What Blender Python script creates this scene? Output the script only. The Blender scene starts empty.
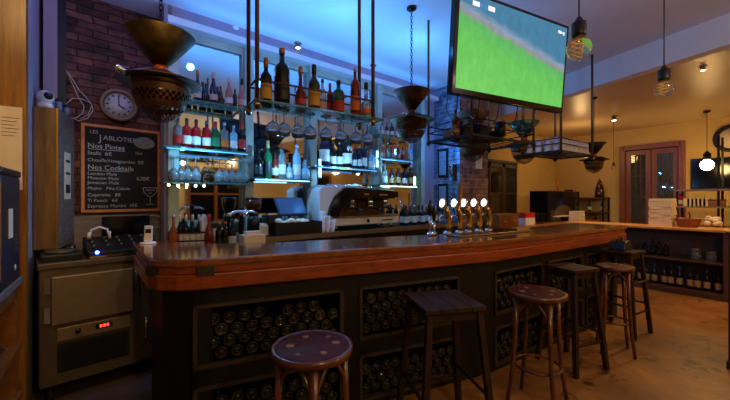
import bpy, math, random
from mathutils import Matrix, Vector
random.seed(7)
C = bpy.context.scene
COL = C.collection
PI = math.pi
# ------------------------------------------------------------------ camera frame: the long side of the bar runs about along X
EYE = 1.41; F = 345.0; HY = 198.0; SN, CS = .594, .8045
def ray(px):
    k = (px - 365) / F
    return CS * k + SN, CS - SN * k
def onY(px, a, b=0.0):                    # where the column of view px meets the upright plane Y = a + bX -> X, Y, depth
    A, B = ray(px); d = a / (B - b * A); return A * d, B * d, d
def onX(px, X):
    A, B = ray(px); d = X / A; return A * d, B * d, d
def zz(py, d): return EYE - (py - HY) * d / F

# ------------------------------------------------------------------ materials
def lin(c):
    c = c / 255.0
    return c / 12.92 if c <= .04045 else ((c + .055) / 1.055) ** 2.4
def rgb(r, g, b): return (lin(r), lin(g), lin(b), 1)
MATS = {}
def newmat(name):
    m = bpy.data.materials.new(name); m.use_nodes = True
    nt = m.node_tree; b = nt.nodes['Principled BSDF']
    return m, nt, b
def coords(nt, scale=(1, 1, 1), swap=None, src='Object'):
    tc = nt.nodes.new('ShaderNodeTexCoord'); out = tc.outputs[src]
    if swap:
        s = nt.nodes.new('ShaderNodeSeparateXYZ'); c = nt.nodes.new('ShaderNodeCombineXYZ')
        nt.links.new(out, s.inputs[0])
        for i, ax in enumerate(swap): nt.links.new(s.outputs['XYZ'.index(ax)], c.inputs[i])
        out = c.outputs[0]
    mp = nt.nodes.new('ShaderNodeMapping'); mp.inputs['Scale'].default_value = scale
    nt.links.new(out, mp.inputs[0]); return mp.outputs[0]
def ramp(nt, fac, stops):
    r = nt.nodes.new('ShaderNodeValToRGB'); e = r.color_ramp.elements
    e[0].position, e[0].color = stops[0]; e[1].position, e[1].color = stops[-1]
    for p, c in stops[1:-1]:
        n = e.new(p); n.color = c
    nt.links.new(fac, r.inputs[0]); return r.outputs[0]
def noise(nt, vec, scale, detail=4, rough=.6, dist=0):
    n = nt.nodes.new('ShaderNodeTexNoise'); n.inputs['Scale'].default_value = scale
    n.inputs['Detail'].default_value = detail; n.inputs['Roughness'].default_value = rough
    n.inputs['Distortion'].default_value = dist
    nt.links.new(vec, n.inputs['Vector']); return n.outputs['Fac']
def bump(nt, b, h, strength=.3, dist=.01):
    n = nt.nodes.new('ShaderNodeBump'); n.inputs['Strength'].default_value = strength; n.inputs['Distance'].default_value = dist
    nt.links.new(h, n.inputs['Height']); nt.links.new(n.outputs[0], b.inputs['Normal'])
def wood(name, c1, c2, scale=(1, 12, 12), rough=.4, ns=3, bmp=.15, coat=0, metal=0, spec=.5):
    m, nt, b = newmat(name)
    v = coords(nt, scale); f = noise(nt, v, ns, 6, .65, .6)
    nt.links.new(ramp(nt, f, [(.3, c1), (.7, c2)]), b.inputs['Base Color'])
    b.inputs['Roughness'].default_value = rough; b.inputs['Coat Weight'].default_value = coat
    b.inputs['Coat Roughness'].default_value = .12; b.inputs['Metallic'].default_value = metal
    b.inputs['Specular IOR Level'].default_value = spec
    bump(nt, b, f, bmp, .004); MATS[name] = m; return m
def plain(name, c, rough=.5, metal=0, var=.25, ns=9, trans=0, emit=None, es=0, ior=1.45, alpha=1, bmp=0, spec=.5):
    m, nt, b = newmat(name)
    v = coords(nt); f = noise(nt, v, ns)
    c2 = tuple(x * (1 - var) for x in c[:3]) + (1,)
    nt.links.new(ramp(nt, f, [(.35, c2), (.65, c)]), b.inputs['Base Color'])
    b.inputs['Roughness'].default_value = rough; b.inputs['Metallic'].default_value = metal
    b.inputs['Transmission Weight'].default_value = trans; b.inputs['IOR'].default_value = ior
    b.inputs['Alpha'].default_value = alpha; b.inputs['Specular IOR Level'].default_value = spec
    if emit: b.inputs['Emission Color'].default_value = emit; b.inputs['Emission Strength'].default_value = es
    if bmp: bump(nt, b, f, bmp)
    MATS[name] = m; return m
def brick(name, cs, mortar, swap, scale=1, off=(0, 0, 0), rough=.85, bw=.22, bh=.065):
    m, nt, b = newmat(name)
    v = coords(nt, (1, 1, 1), swap)
    wob = noise(nt, v, 3.0, 2)
    nc = nt.nodes.new('ShaderNodeTexNoise'); nc.inputs['Scale'].default_value = 9; nt.links.new(v, nc.inputs['Vector'])
    vm = nt.nodes.new('ShaderNodeVectorMath'); vm.operation = 'MULTIPLY_ADD'; vm.inputs[1].default_value = (.03, .03, .03)
    nt.links.new(nc.outputs['Color'], vm.inputs[0]); nt.links.new(v, vm.inputs[2]); v = vm.outputs[0]
    t = nt.nodes.new('ShaderNodeTexBrick'); t.inputs['Scale'].default_value = 1
    t.inputs['Brick Width'].default_value = bw; t.inputs['Row Height'].default_value = bh
    t.inputs['Mortar Size'].default_value = .006; t.inputs['Mortar Smooth'].default_value = .6; t.inputs['Bias'].default_value = 0
    t.inputs['Color1'].default_value = cs[0]; t.inputs['Color2'].default_value = cs[1]; t.inputs['Mortar'].default_value = mortar
    nt.links.new(v, t.inputs['Vector'])
    n2 = noise(nt, v, 7, 5, .7)
    mx = nt.nodes.new('ShaderNodeMix'); mx.data_type = 'RGBA'; mx.blend_type = 'MULTIPLY'; mx.inputs['Factor'].default_value = .8
    nt.links.new(t.outputs['Color'], mx.inputs['A'])
    nt.links.new(ramp(nt, n2, [(.36, (.12, .12, .15, 1)), (.64, (1.5, 1.3, 1.25, 1))]), mx.inputs['B'])
    nt.links.new(mx.outputs['Result'], b.inputs['Base Color']); b.inputs['Roughness'].default_value = rough
    ma = nt.nodes.new('ShaderNodeMath'); ma.operation = 'MULTIPLY_ADD'; ma.inputs[1].default_value = -1.0
    nt.links.new(t.outputs['Fac'], ma.inputs[0]); nt.links.new(n2, ma.inputs[2])
    bump(nt, b, ma.outputs[0], .8, .012); MATS[name] = m; return m

oak_top = wood('bar_top_wood', rgb(104, 52, 26), rgb(156, 88, 46), (1.2, 14, 6), .15, 3, .12, .6)
oak_band = wood('bar_edge_wood', rgb(112, 42, 16), rgb(168, 76, 32), (1.2, 12, 12), .32, 3, .1, .3)
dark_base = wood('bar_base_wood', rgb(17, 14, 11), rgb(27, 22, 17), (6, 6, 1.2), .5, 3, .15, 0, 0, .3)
dark_lip = wood('rack_frame_wood', rgb(46, 34, 22), rgb(64, 48, 30), (3, 3, 3), .5)
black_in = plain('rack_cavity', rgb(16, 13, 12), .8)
amber_wood = wood('amber_panel_wood', rgb(112, 64, 12), rgb(172, 112, 32), (14, 14, 1), .35, 3, .1)
locker_wood = wood('locker_wood', rgb(84, 56, 20), rgb(140, 98, 38), (14, 14, 1), .3, 3, .1, .3)
mid_wood = wood('sideboard_wood', rgb(110, 62, 26), rgb(158, 96, 44), (3, 1, 8), .4, 3)
stool_wood = wood('stool_wood', rgb(70, 34, 18), rgb(112, 58, 30), (3, 3, 2), .3, 5, .1, .3)
stool_dark = wood('stool_dark_wood', rgb(36, 22, 15), rgb(60, 37, 24), (3, 3, 2), .5, 5, .1, 0, 0, .25)
seat_wood = wood('stool_seat_wood', rgb(56, 22, 10), rgb(88, 40, 20), (8, 2, 2), .55, 4, .1, 0, 0, .15)
seat_inlay = plain('stool_seat_worn_gold', rgb(150, 104, 62), .4)
light_wood = wood('pale_counter_wood', rgb(190, 130, 62), rgb(224, 166, 92), (1, 5, 5), .4)
case_wood = wood('bookcase_wood', rgb(70, 44, 30), rgb(98, 62, 42), (3, 3, 3), .5)
door_wood = wood('door_wood', rgb(110, 58, 10), rgb(144, 82, 18), (8, 8, 1), .35)
grey_wood = wood('old_grey_boards', rgb(86, 78, 74), rgb(140, 128, 118), (1, 5, 14), .6)
steel = plain('brushed_steel', rgb(150, 128, 98), .34, .6, .15, 20)
steel_d = plain('dull_steel', rgb(108, 92, 70), .4, .55, .2, 12)
chrome = plain('chrome', rgb(220, 220, 225), .12, 1, .05)
brass = plain('brass', rgb(205, 160, 80), .22, 1, .15)
oldbrass = plain('aged_brass', rgb(88, 70, 34), .48, .85, .5, 14)
bronze = plain('dark_bronze', rgb(104, 72, 48), .5, .8, .4, 14)
amber = plain('amber_glass_neck', rgb(190, 80, 30), .2, 0, .2, 9, .3)
rust = plain('rusty_brown_iron', rgb(96, 58, 40), .5, .4, .4, 30)
iron = plain('black_iron', rgb(30, 28, 30), .45, .5, .3)
black = plain('black_plastic', rgb(18, 18, 20), .35)
blackgl = plain('black_gloss', rgb(14, 14, 16), .12)
rubber = plain('black_rubber', rgb(22, 22, 22), .7)
white = plain('white_plastic', rgb(225, 225, 228), .35, 0, .06)
cream = plain('cream_card', rgb(228, 208, 176), .7, 0, .08)
paper = plain('paper', rgb(235, 225, 200), .6, 0, .05)
ink = plain('ink', rgb(40, 38, 42), .7)
redp = plain('red_card', rgb(190, 36, 26), .5, 0, .1)
chalk = plain('chalk', rgb(185, 185, 185), .9, 0, .3, 60)
slate = plain('blackboard_slate', rgb(13, 12, 12), .75, 0, .4, 6)
board_frame = wood('board_frame_wood', rgb(176, 104, 56), rgb(208, 134, 78), (4, 4, 4), .5)
ceil_m = plain('ceiling_paint', rgb(214, 210, 214), .75, 0, .06, 1.5)
ceil_w = plain('warm_ceiling_paint', rgb(214, 190, 150), .36, 0, .08, 1.2)
ochre = plain('ochre_wall_paint', rgb(212, 180, 112), .8, 0, .1, 2)
plaster = plain('grey_plaster', rgb(156, 140, 158), .8, 0, .12, 4)
dkwall = plain('dark_wall', rgb(60, 46, 40), .8, 0, .2, 4)
post_m = plain('pale_painted_post', rgb(176, 190, 178), .5, 0, .25, 6)
mirror = plain('mirror_glass', rgb(214, 220, 222), .03, 1, .04, 2)
shelf_gl = plain('teal_shelf_glass', rgb(150, 215, 210), .05, 0, .05, 5, .85)
bluebrick = brick('bluish_brick', (rgb(110, 130, 160), rgb(150, 165, 190)), rgb(90, 100, 120), 'YZX')  # paler, bluer brick tone for one side of the pillar
redbrick_y = brick('red_brick_wall', (rgb(72, 36, 32), rgb(118, 78, 72)), rgb(36, 28, 34), 'XZY')
oldbrick = brick('old_brick_dresser', (rgb(122, 80, 58), rgb(150, 120, 96)), rgb(78, 66, 58), 'XZY')
led_blue = plain('blue_led', rgb(120, 190, 255), .5, emit=(.1, .4, 1, 1), es=.8)
led_white = plain('cool_white_led', rgb(220, 240, 255), .5, emit=(.3, .65, 1, 1), es=3)
led_red = plain('red_digits', rgb(255, 30, 20), .5, emit=(1, .03, .02, 1), es=5)
led_dot = plain('blue_indicator', rgb(60, 110, 255), .5, emit=(.05, .2, 1, 1), es=30)
led_green = plain('green_led', rgb(150, 255, 200), .5, emit=(.4, 1, .7, 1), es=5)
fairy = plain('warm_fairy_led', rgb(255, 230, 170), .5, emit=(1, .8, .4, 1), es=14)
tap_glow = plain('tap_lens_lit', rgb(255, 246, 214), .4, emit=(1, .9, .68, 1), es=3.2)
bulb_glow = plain('lit_bulb', rgb(255, 220, 150), .4, emit=(1, .62, .22, 1), es=60)
spot_glow = plain('lit_spot_lens', rgb(255, 230, 180), .4, emit=(1, .85, .6, 1), es=12)
filament = plain('warm_filament', rgb(255, 170, 70), .4, emit=(1, .5, .12, 1), es=.35)
bulb_gl = plain('bulb_glass', rgb(235, 215, 170), .03, 0, .05, 5, .9, ior=1.35)
clear_gl = plain('clear_glass', rgb(222, 236, 240), .04, 0, .05, 5, .85)
blue_gl = plain('blue_and_bluelit_glass', rgb(170, 215, 245), .25, 0, .05, 5, .4)  # blue tint also carries the shelf light on clear bottles
G = dict(
    dark=plain('dark_bottle_glass', rgb(20, 18, 16), .08, 0, .2), navy=plain('navy_bottle_glass', rgb(22, 30, 54), .1),
    brown=plain('brown_bottle_glass', rgb(76, 34, 16), .1, 0, .2, trans=.25), olive=plain('olive_bottle_glass', rgb(64, 62, 20), .1, trans=.25),
    green=plain('green_bottle_glass', rgb(20, 104, 62), .1, trans=.35), red=plain('red_liqueur', rgb(196, 26, 30), .1, trans=.2),
    rose=plain('rose_wine', rgb(222, 136, 120), .1, trans=.35), clear=clear_gl, blue=blue_gl, amber=plain('amber_liquor', rgb(176, 82, 26), .1, trans=.35),
    redbrown=plain('red_brown_liquor', rgb(132, 38, 22), .1, trans=.25))
L = dict(white=plain('white_label', rgb(222, 218, 210), .6), yellow=plain('yellow_label', rgb(206, 152, 56), .6), red=plain('red_label', rgb(182, 36, 30), .6),
         orange=plain('orange_label', rgb(206, 96, 36), .6), black=plain('black_label', rgb(24, 22, 24), .5), pink=plain('pink_label', rgb(220, 176, 168), .6),
         gold=plain('gold_foil', rgb(176, 112, 52), .35, .4), blue=plain('blue_cap_paint', rgb(40, 66, 120), .4), silver=plain('silver_foil', rgb(180, 184, 190), .3, .7),
         green=plain('green_label', rgb(40, 110, 70), .6), tan=plain('tan_label', rgb(190, 150, 96), .6))

# ------------------------------------------------------------------ mesh builder
class MB:
    def __init__(s, M=None): s.v = []; s.f = []; s.mi = []; s.M = M or Matrix.Identity(4); s.smooth = []
    def _add(s, vs, fs, mi=0, sm=False):
        o = len(s.v); s.v += [tuple(s.M @ Vector(v)) for v in vs]
        for f in fs: s.f.append([o + i for i in f]); s.mi.append(mi); s.smooth.append(sm)
    def box(s, x0, x1, y0, y1, z0, z1, mi=0):
        vs = [(x, y, z) for x in (x0, x1) for y in (y0, y1) for z in (z0, z1)]
        s._add(vs, [(0, 1, 3, 2), (4, 6, 7, 5), (0, 4, 5, 1), (2, 3, 7, 6), (0, 2, 6, 4), (1, 5, 7, 3)], mi); return s
    def prism(s, pts, z0, z1, mi=0, z1b=None):
        n = len(pts)
        a = sum(pts[i][0] * pts[(i + 1) % n][1] - pts[(i + 1) % n][0] * pts[i][1] for i in range(n))
        if a < 0: pts = pts[::-1]
        vs = [(x, y, z0) for x, y in pts] + [(x, y, z1) for x, y in pts]
        s._add(vs, [tuple(range(n))[::-1], tuple(range(n, 2 * n))] + [(i, (i + 1) % n, (i + 1) % n + n, i + n) for i in range(n)], mi); return s
    def prism_y(s, pts, y0, y1, mi=0):      # outline in x,z
        n = len(pts)
        vs = [(x, y0, z) for x, z in pts] + [(x, y1, z) for x, z in pts]
        s._add(vs, [tuple(range(n)), tuple(range(n, 2 * n))[::-1]] + [(i, i + n, (i + 1) % n + n, (i + 1) % n) for i in range(n)], mi); return s
    def prism_x(s, pts, x0, x1, mi=0):      # outline in y,z
        n = len(pts)
        vs = [(x0, y, z) for y, z in pts] + [(x1, y, z) for y, z in pts]
        s._add(vs, [tuple(range(n)), tuple(range(n, 2 * n))[::-1]] + [(i, i + n, (i + 1) % n + n, (i + 1) % n) for i in range(n)], mi); return s
    def lathe(s, prof, c=(0, 0, 0), n=20, mi=0, skip=None, cap=True, ax='z', sm=True):
        vs = []; fs = []
        for r, z in prof:
            for i in range(n):
                a = 2 * PI * i / n
                x, y = r * math.cos(a), r * math.sin(a)
                p = (x, y, z) if ax == 'z' else ((x, -z, y) if ax == 'y' else (z, x, y))
                vs.append((c[0] + p[0], c[1] + p[1], c[2] + p[2]))
        for j in range(len(prof) - 1):
            for i in range(n):
                if skip and skip(j, i): continue
                k = (i + 1) % n
                fs.append((j * n + i, j * n + k, (j + 1) * n + k, (j + 1) * n + i))
        if cap:
            if prof[0][0] > 1e-4: fs.append(tuple(range(n))[::-1])
            if prof[-1][0] > 1e-4: fs.append(tuple((len(prof) - 1) * n + i for i in range(n)))
        s._add(vs, fs, mi, sm); return s
    def tube(s, pts, r, n=8, mi=0, closed=False, r1=None):
        P = [Vector(p) for p in pts]; m = len(P); vs = []; fs = []
        prev = None
        for i in range(m):
            if closed: t = P[(i + 1) % m] - P[i - 1]
            else: t = P[min(i + 1, m - 1)] - P[max(i - 1, 0)]
            t.normalize()
            if prev is None:
                up = Vector((0, 0, 1)) if abs(t.z) < .9 else Vector((1, 0, 0))
                a = t.cross(up).normalized()
            else: a = (prev - t * prev.dot(t)).normalized()
            prev = a; b = t.cross(a)
            rr = r if r1 is None else r + (r1 - r) * i / (m - 1)
            for k in range(n):
                th = 2 * PI * k / n
                vs.append(tuple(P[i] + (a * math.cos(th) + b * math.sin(th)) * rr))
        for i in range(m if closed else m - 1):
            for k in range(n):
                fs.append((i * n + k, i * n + (k + 1) % n, ((i + 1) % m) * n + (k + 1) % n, ((i + 1) % m) * n + k))
        if not closed: fs += [tuple(range(n))[::-1], tuple((m - 1) * n + k for k in range(n))]
        s._add(vs, fs, mi, True); return s
    def ball(s, c, r, n=14, sz=1, mi=0):
        m = n // 2
        return s.lathe([(max(r * math.sin(PI * j / m), 1e-5), -r * sz * math.cos(PI * j / m)) for j in range(m + 1)], c, n, mi, cap=False)
    def quad(s, a, b, c, d, mi=0): s._add([a, b, c, d], [(0, 1, 2, 3)], mi); return s
    def mesh(s, name, mats, bev=0):
        me = bpy.data.meshes.new(name); me.from_pydata(s.v, [], s.f)
        for m in (mats if isinstance(mats, (list, tuple)) else [mats]): me.materials.append(m)
        for p, i, sm in zip(me.polygons, s.mi, s.smooth): p.material_index = i; p.use_smooth = sm
        me.update(); return me
def link(name, me, parent=None, loc=None, rz=0, bev=0):
    o = bpy.data.objects.new(name, me); COL.objects.link(o)
    if parent: o.parent = parent
    if loc is not None: o.location = loc
    if rz: o.rotation_euler = (0, 0, rz)
    if bev:
        b = o.modifiers.new('bevel', 'BEVEL'); b.width = bev; b.segments = 2; b.limit_method = 'ANGLE'
    return o
def part(name, mb, mat, parent, bev=0, label=None, loc=None):
    o = link(name, mb.mesh(name, mat), parent, bev=bev, loc=loc)
    if label: o['label'] = label
    return o
def tag(o, label, cat, group=None, kind=None):
    o['label'] = label; o['category'] = cat
    if group: o['group'] = group
    if kind: o['kind'] = kind
    return o
def thing(name, label, cat, loc=(0, 0, 0), rz=0, group=None):
    o = bpy.data.objects.new(name, None); COL.objects.link(o); o.empty_display_size = .05
    o.location = loc; o.rotation_euler = (0, 0, rz)
    return tag(o, label, cat, group)
def single(name, mb, mat, label, cat, loc=(0, 0, 0), rz=0, group=None, bev=0):
    return tag(link(name, mb.mesh(name, mat), None, loc, rz, bev), label, cat, group)
def struct(name, mb, mat, bev=0, loc=None, rz=0):
    o = link(name, mb.mesh(name, mat), None, loc, rz, bev); o['kind'] = 'structure'; return o
def dup(root, loc=None, rz=None, label=None, group=None):
    r = root.copy(); COL.objects.link(r)
    if loc is not None: r.location = loc
    if rz is not None: r.rotation_euler = (0, 0, rz)
    if label: r['label'] = label
    if group: r['group'] = group
    for ch in list(root.children):
        c = ch.copy(); COL.objects.link(c); c.parent = r
        for g in list(ch.children):
            d = g.copy(); COL.objects.link(d); d.parent = c
    return r
def text_mesh(txt, size, extrude=.0008, shear=0, align='LEFT'):
    cu = bpy.data.curves.new('lettering', 'FONT'); cu.body = txt; cu.size = size; cu.extrude = extrude; cu.shear = shear; cu.align_x = align
    ob = bpy.data.objects.new('tmp', cu); COL.objects.link(ob)
    bpy.context.view_layer.update()
    me = bpy.data.meshes.new_from_object(ob.evaluated_get(bpy.context.evaluated_depsgraph_get()))
    bpy.data.objects.remove(ob); bpy.data.curves.remove(cu)
    vs = [v.co.copy() for v in me.vertices]; fs = [list(p.vertices) for p in me.polygons]
    bpy.data.meshes.remove(me); return vs, fs
def add_text(mb, txt, size, x, z, y=0, **k):     # upright, reading along +x, facing -y
    vs, fs = text_mesh(txt, size, **k)
    mb._add([(x + v.x, y - v.z, z + v.y) for v in vs], fs)

# ------------------------------------------------------------------ room shell
ZC, ZW = 3.2, 2.9
XD = 9.1                                           # wall with the door
struct('floor_planks', MB().prism([(-3.2, -2.6), (.9, -2.6), (.9, 5), (-3.2, 5)], -.1, 0), wood('dark_floor_boards', rgb(60, 44, 38), rgb(98, 76, 66), (1, 9, 3), .5, 3))
def floor_mat():
    m, nt, b = newmat('worn_tan_floor')
    v = coords(nt, (1, 1, 1)); n1 = noise(nt, v, 1.6, 6, .7, .4); n2 = noise(nt, v, 9, 5, .75, .5); n3 = noise(nt, coords(nt, (1, 1, 1)), 2.2, 3)
    base = ramp(nt, n1, [(.3, rgb(94, 60, 28)), (.55, rgb(142, 94, 46)), (.75, rgb(182, 130, 72))])
    # dark flecks where the finish has worn through
    mu = nt.nodes.new('ShaderNodeMath'); mu.operation = 'MULTIPLY'; nt.links.new(n2, mu.inputs[0]); nt.links.new(n3, mu.inputs[1])
    spots = ramp(nt, mu.outputs[0], [(.31, (1, 1, 1, 1)), (.36, (.25, .2, .17, 1))])
    mx = nt.nodes.new('ShaderNodeMix'); mx.data_type = 'RGBA'; mx.blend_type = 'MULTIPLY'; mx.inputs['Factor'].default_value = 1
    nt.links.new(base, mx.inputs['A']); nt.links.new(spots, mx.inputs['B']); nt.links.new(mx.outputs['Result'], b.inputs['Base Color'])
    b.inputs['Roughness'].default_value = .45; bump(nt, b, n2, .2, .004); return m
struct('floor', MB().prism([(.9, -2.6), (XD + 4, -2.6), (XD + 4, 5), (.9, 5)], -.1, 0), floor_mat())
b1 = (5.32, 2.32); b2 = (4.81, .586); sl = (b1[0] - b2[0]) / (b1[1] - b2[1])
def bx(y): return b1[0] + sl * (y - b1[1])
struct('ceiling', MB().prism([(-3.2, -2.6), (bx(-2.6) + .02, -2.6), (bx(5) + .02, 5), (-3.2, 5)], ZC, ZC + .1), ceil_m)
struct('ceiling_dropped', MB().prism([(bx(-2.6) + .15, -2.6), (XD + .3, -2.6), (XD + .3, 5), (bx(5) + .15, 5)], ZW, ZW + .5), ceil_w)
struct('ceiling_beam', MB().prism([(bx(-2.6), -2.6), (bx(-2.6) + .15, -2.6), (bx(5) + .15, 5), (bx(5), 5)], ZW - .002, ZW + .5), ceil_m)
# chalkboard wall, brick: plane Y = 3.95 + .14 X
ang = math.atan(.14)
cb = MB(); cb.box(-.62, .50, 0, .2, 0, ZC)
struct('wall_brick', cb, redbrick_y, loc=(0, 3.95, 0), rz=ang)
# back-bar wall: plane Y = 3.62 + .07 X
BA, BB = 3.62, .07; ang2 = math.atan(BB)
XL, XR = .40, 4.75
struct('wall_back', MB().box(XL, XR, 0, .15, 0, ZC), plaster, loc=(0, BA, 0), rz=ang2)
struct('wall_return', MB().box(.40, .46, 3.65, 4.02, 0, ZC), grey_wood)
struct('wall_left', MB().box(-.56, -.46, 3.08, 3.93, 0, ZC), plaster)
struct('partition_left', MB().box(-1.6, -.425, 3.0, 3.08, 0, ZC), amber_wood)
struct('wall_far_left', MB().box(-3.2, -3.1, -2.6, 3.0, 0, ZC), ochre)
struct('wall_partition_far', MB().box(-3.2, -1.6, 3.0, 3.1, 0, ZC), ochre)
# the room behind the camera, which the mirrors show
fw = MB(); fw.box(-3.2, 13, -2.6, -2.5, 0, ZC); struct('wall_front', fw, ochre)
for i, (x0, x1) in enumerate([(.2, 1.3), (2.5, 3.9), (6.0, 7.2)]):
    struct('window_%d' % (i + 1), MB().box(x0, x1, -2.5, -2.46, .3, 2.2), [blackgl])
    fr = MB()
    for a in (x0, (x0 + x1) / 2, x1): fr.box(a - .04, a + .04, -2.5, -2.43, .25, 2.25)
    fr.box(x0, x1, -2.5, -2.43, 2.17, 2.25); fr.box(x0, x1, -2.5, -2.43, .25, .33); fr.box(x0, x1, -2.5, -2.43, 1.5, 1.54)
    struct('trim_%d' % (i + 1), fr, door_wood)
# warm far room
struct('wall_rear', MB().box(4.9, XD, 4.2, 4.3, 0, ZC), ochre)
_, DY1, dd1 = onX(624, XD); _, DY0, dd0 = onX(681, XD)
dw = MB(); dw.box(XD, XD + .12, DY1, 4.3, 0, ZC); dw.box(XD, XD + .12, -2.6, DY0, 0, ZC); dw.box(XD, XD + .12, DY0, DY1, 2.5, ZC)
struct('wall_right', dw, ochre)
struct('baseboard_right', MB().box(XD - .02, XD, -2.5, DY0 - .08, 0, .12), case_wood)
# door: frame, two glazed leaves
dr = MB(); dr.box(XD - .06, XD + .13, DY0 - .07, DY0 + .03, 0, 2.54).box(XD - .06, XD + .13, DY1 - .03, DY1 + .07, 0, 2.54).box(XD - .06, XD + .13, DY0, DY1, 2.44, 2.54)
door = struct('door_1', dr, door_wood, bev=.006)
dm = (DY0 + DY1) / 2
for y0, y1 in ((DY0 + .03, dm - .005), (dm + .005, DY1 - .03)):
    lf = MB(); w = .09
    lf.box(XD, XD + .05, y0, y0 + w, 0, 2.43).box(XD, XD + .05, y1 - w, y1, 0, 2.43).box(XD, XD + .05, y0 + w, y1 - w, 2.33, 2.43).box(XD, XD + .05, y0 + w, y1 - w, 0, .5)
    lo = part('door_leaf', lf, door_wood, door, .004)
    mu = MB()
    for t in (1 / 3, 2 / 3): mu.box(XD + .01, XD + .035, y0 + w + (y1 - y0 - 2 * w) * t - .009, y0 + w + (y1 - y0 - 2 * w) * t + .009, .5, 2.33)
    for z in (.96, 1.42, 1.88): mu.box(XD + .01, XD + .035, y0 + w, y1 - w, z - .012, z + .012)
    part('glazing_bars', mu, case_wood, lo)
    part('pane', MB().box(XD + .02, XD + .026, y0 + w, y1 - w, .5, 2.33), plain('door_pane_glass', rgb(200, 220, 220), .02, trans=.9), lo)
part('door_handle', MB().tube([(XD - .03, dm - .05, 1.05), (XD - .05, dm - .05, 1.05), (XD - .05, dm - .17, 1.05)], .01), brass, door)
# the dark yard outside the door
struct('wall_yard', MB().box(XD + 3.6, XD + 3.7, -2.6, 5, 0, 3.2), dkwall)
yl = thing('lit_shop_window', 'small cold blue lit window seen through the right glazed door leaf', 'window', (XD + 3.58, .95, 1.0))
part('window_frame', MB().box(0, .02, -.05, .8, -.05, .6), black, yl)
part('lit_pane', MB().box(-.02, 0, .05, .33, .02, .3).box(-.02, 0, .42, .7, .05, .5), plain('blue_shop_light', rgb(80, 140, 255), .5, emit=(.15, .4, 1, 1), es=1.6), yl)
# brick pillar with its blue side
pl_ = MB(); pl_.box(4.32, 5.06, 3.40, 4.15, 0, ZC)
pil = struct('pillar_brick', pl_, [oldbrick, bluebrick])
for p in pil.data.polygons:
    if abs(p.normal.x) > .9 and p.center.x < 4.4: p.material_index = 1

# ------------------------------------------------------------------ mirrors, posts, shelves of the back bar (local frame of the back wall)
MBK = Matrix.Translation((0, BA, 0)) @ Matrix.Rotation(ang2, 4, 'Z')
def bw(px, dy=0):                         # local x along the back wall at view column px, dy out of the wall
    X, Y, d = onY(px, BA - dy, BB); return X / math.cos(ang2), d
POSTS = [172, 247, 311, 377, 420]
posx = [bw(p, .05)[0] for p in POSTS]
for i in range(4):
    a, b_ = posx[i] + .05, posx[i + 1] - .05
    t = thing('wall_mirror', ['tall wall mirror behind the bar shelves nearest the chalkboard', 'tall wall mirror behind the clear spirits and the tablet till',
                              'tall wall mirror behind the espresso machine', 'tall wall mirror behind the tiers beside the brick pillar'][i], 'mirror', (0, BA, 0), ang2)
    part('mirror_glass', MB().box(a, b_, -.02, 0, 1.0, 2.93), mirror, t)
    fr = MB(); fr.box(a - .03, b_ + .03, -.045, -.021, 2.90, 2.98).box(a - .03, b_ + .03, -.045, -.021, 1.0, 1.05).box(a - .03, a + .005, -.045, -.021, 1.05, 2.9).box(b_ - .005, b_ + .03, -.045, -.021, 1.05, 2.9)
    part('mirror_frame', fr, post_m, t)
for i, x in enumerate(posx):
    w = .045
    o = single('shelf_post', MB().box(x - w, x + w, -.11, 0, 1.0, 2.98), post_m,
           ['pale green painted shelf post nearest the chalkboard', 'pale painted shelf post between the red liqueurs and the clear spirits',
            'pale painted shelf post beside the cool white light left of the big round bottle', 'pale painted shelf post where the stepped tiers begin', 'pale painted shelf post last before the brick pillar'][i],
           'post', (0, BA, 0), ang2, 'shelf posts of the back bar', .006)
SH = {}
def shelf(key, p0, p1, y0, y1, lab, dy=.2, depth=.2, led=None):
    x0, d0 = bw(p0, dy + depth / 2); x1, d1 = bw(p1, dy + depth / 2)
    z = (zz(y0, d0) + zz(y1, d1)) / 2
    t = thing('glass_shelf', lab, 'shelf', (0, BA, 0), ang2)
    part('shelf_pane', MB().box(x0, x1, -dy - depth / 2, -.12, z - .014, z), shelf_gl, t, .002)
    br = MB()
    for q in (x0 + .06, x1 - .06): br.box(q - .008, q + .008, -dy - .02, -.05, z - .035, z - .015)
    part('bracket', br, steel, t)
    if led: part('light_strip', MB().box(x0 + .03, x1 - .03, -dy - depth / 2 + .01, -dy - depth / 2 + .025, z - .024, z - .015), led, t)
    SH[key] = (z, dy); return z
shelf('a1', 160, 247, 92, 109, 'top glass shelf holding the rosé wine bottles')
shelf('a2', 160, 249, 145, 152, 'glass shelf holding the row of red liqueur bottles', led=led_blue)
shelf('a3', 160, 249, 181, 184, 'lowest glass shelf with upturned wine glasses above the bar caddies')
shelf('b1', 251, 311, 178, 179, 'brightly lit glass shelf holding the clear spirit bottles', led=led_white)
shelf('c1', 315, 378, 168, 167, 'glass shelf above the espresso machine holding the big round bottle', led=led_blue)
shelf('d1', 379, 414, 135, 138, 'highest small glass tier near the brick pillar', .22)
shelf('d2', 379, 414, 158, 160, 'middle small glass tier near the brick pillar', .22, led=led_blue)
shelf('d3', 379, 418, 184, 186, 'lowest small glass tier near the brick pillar with a green glow at its end', .22, led=led_green)

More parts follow.
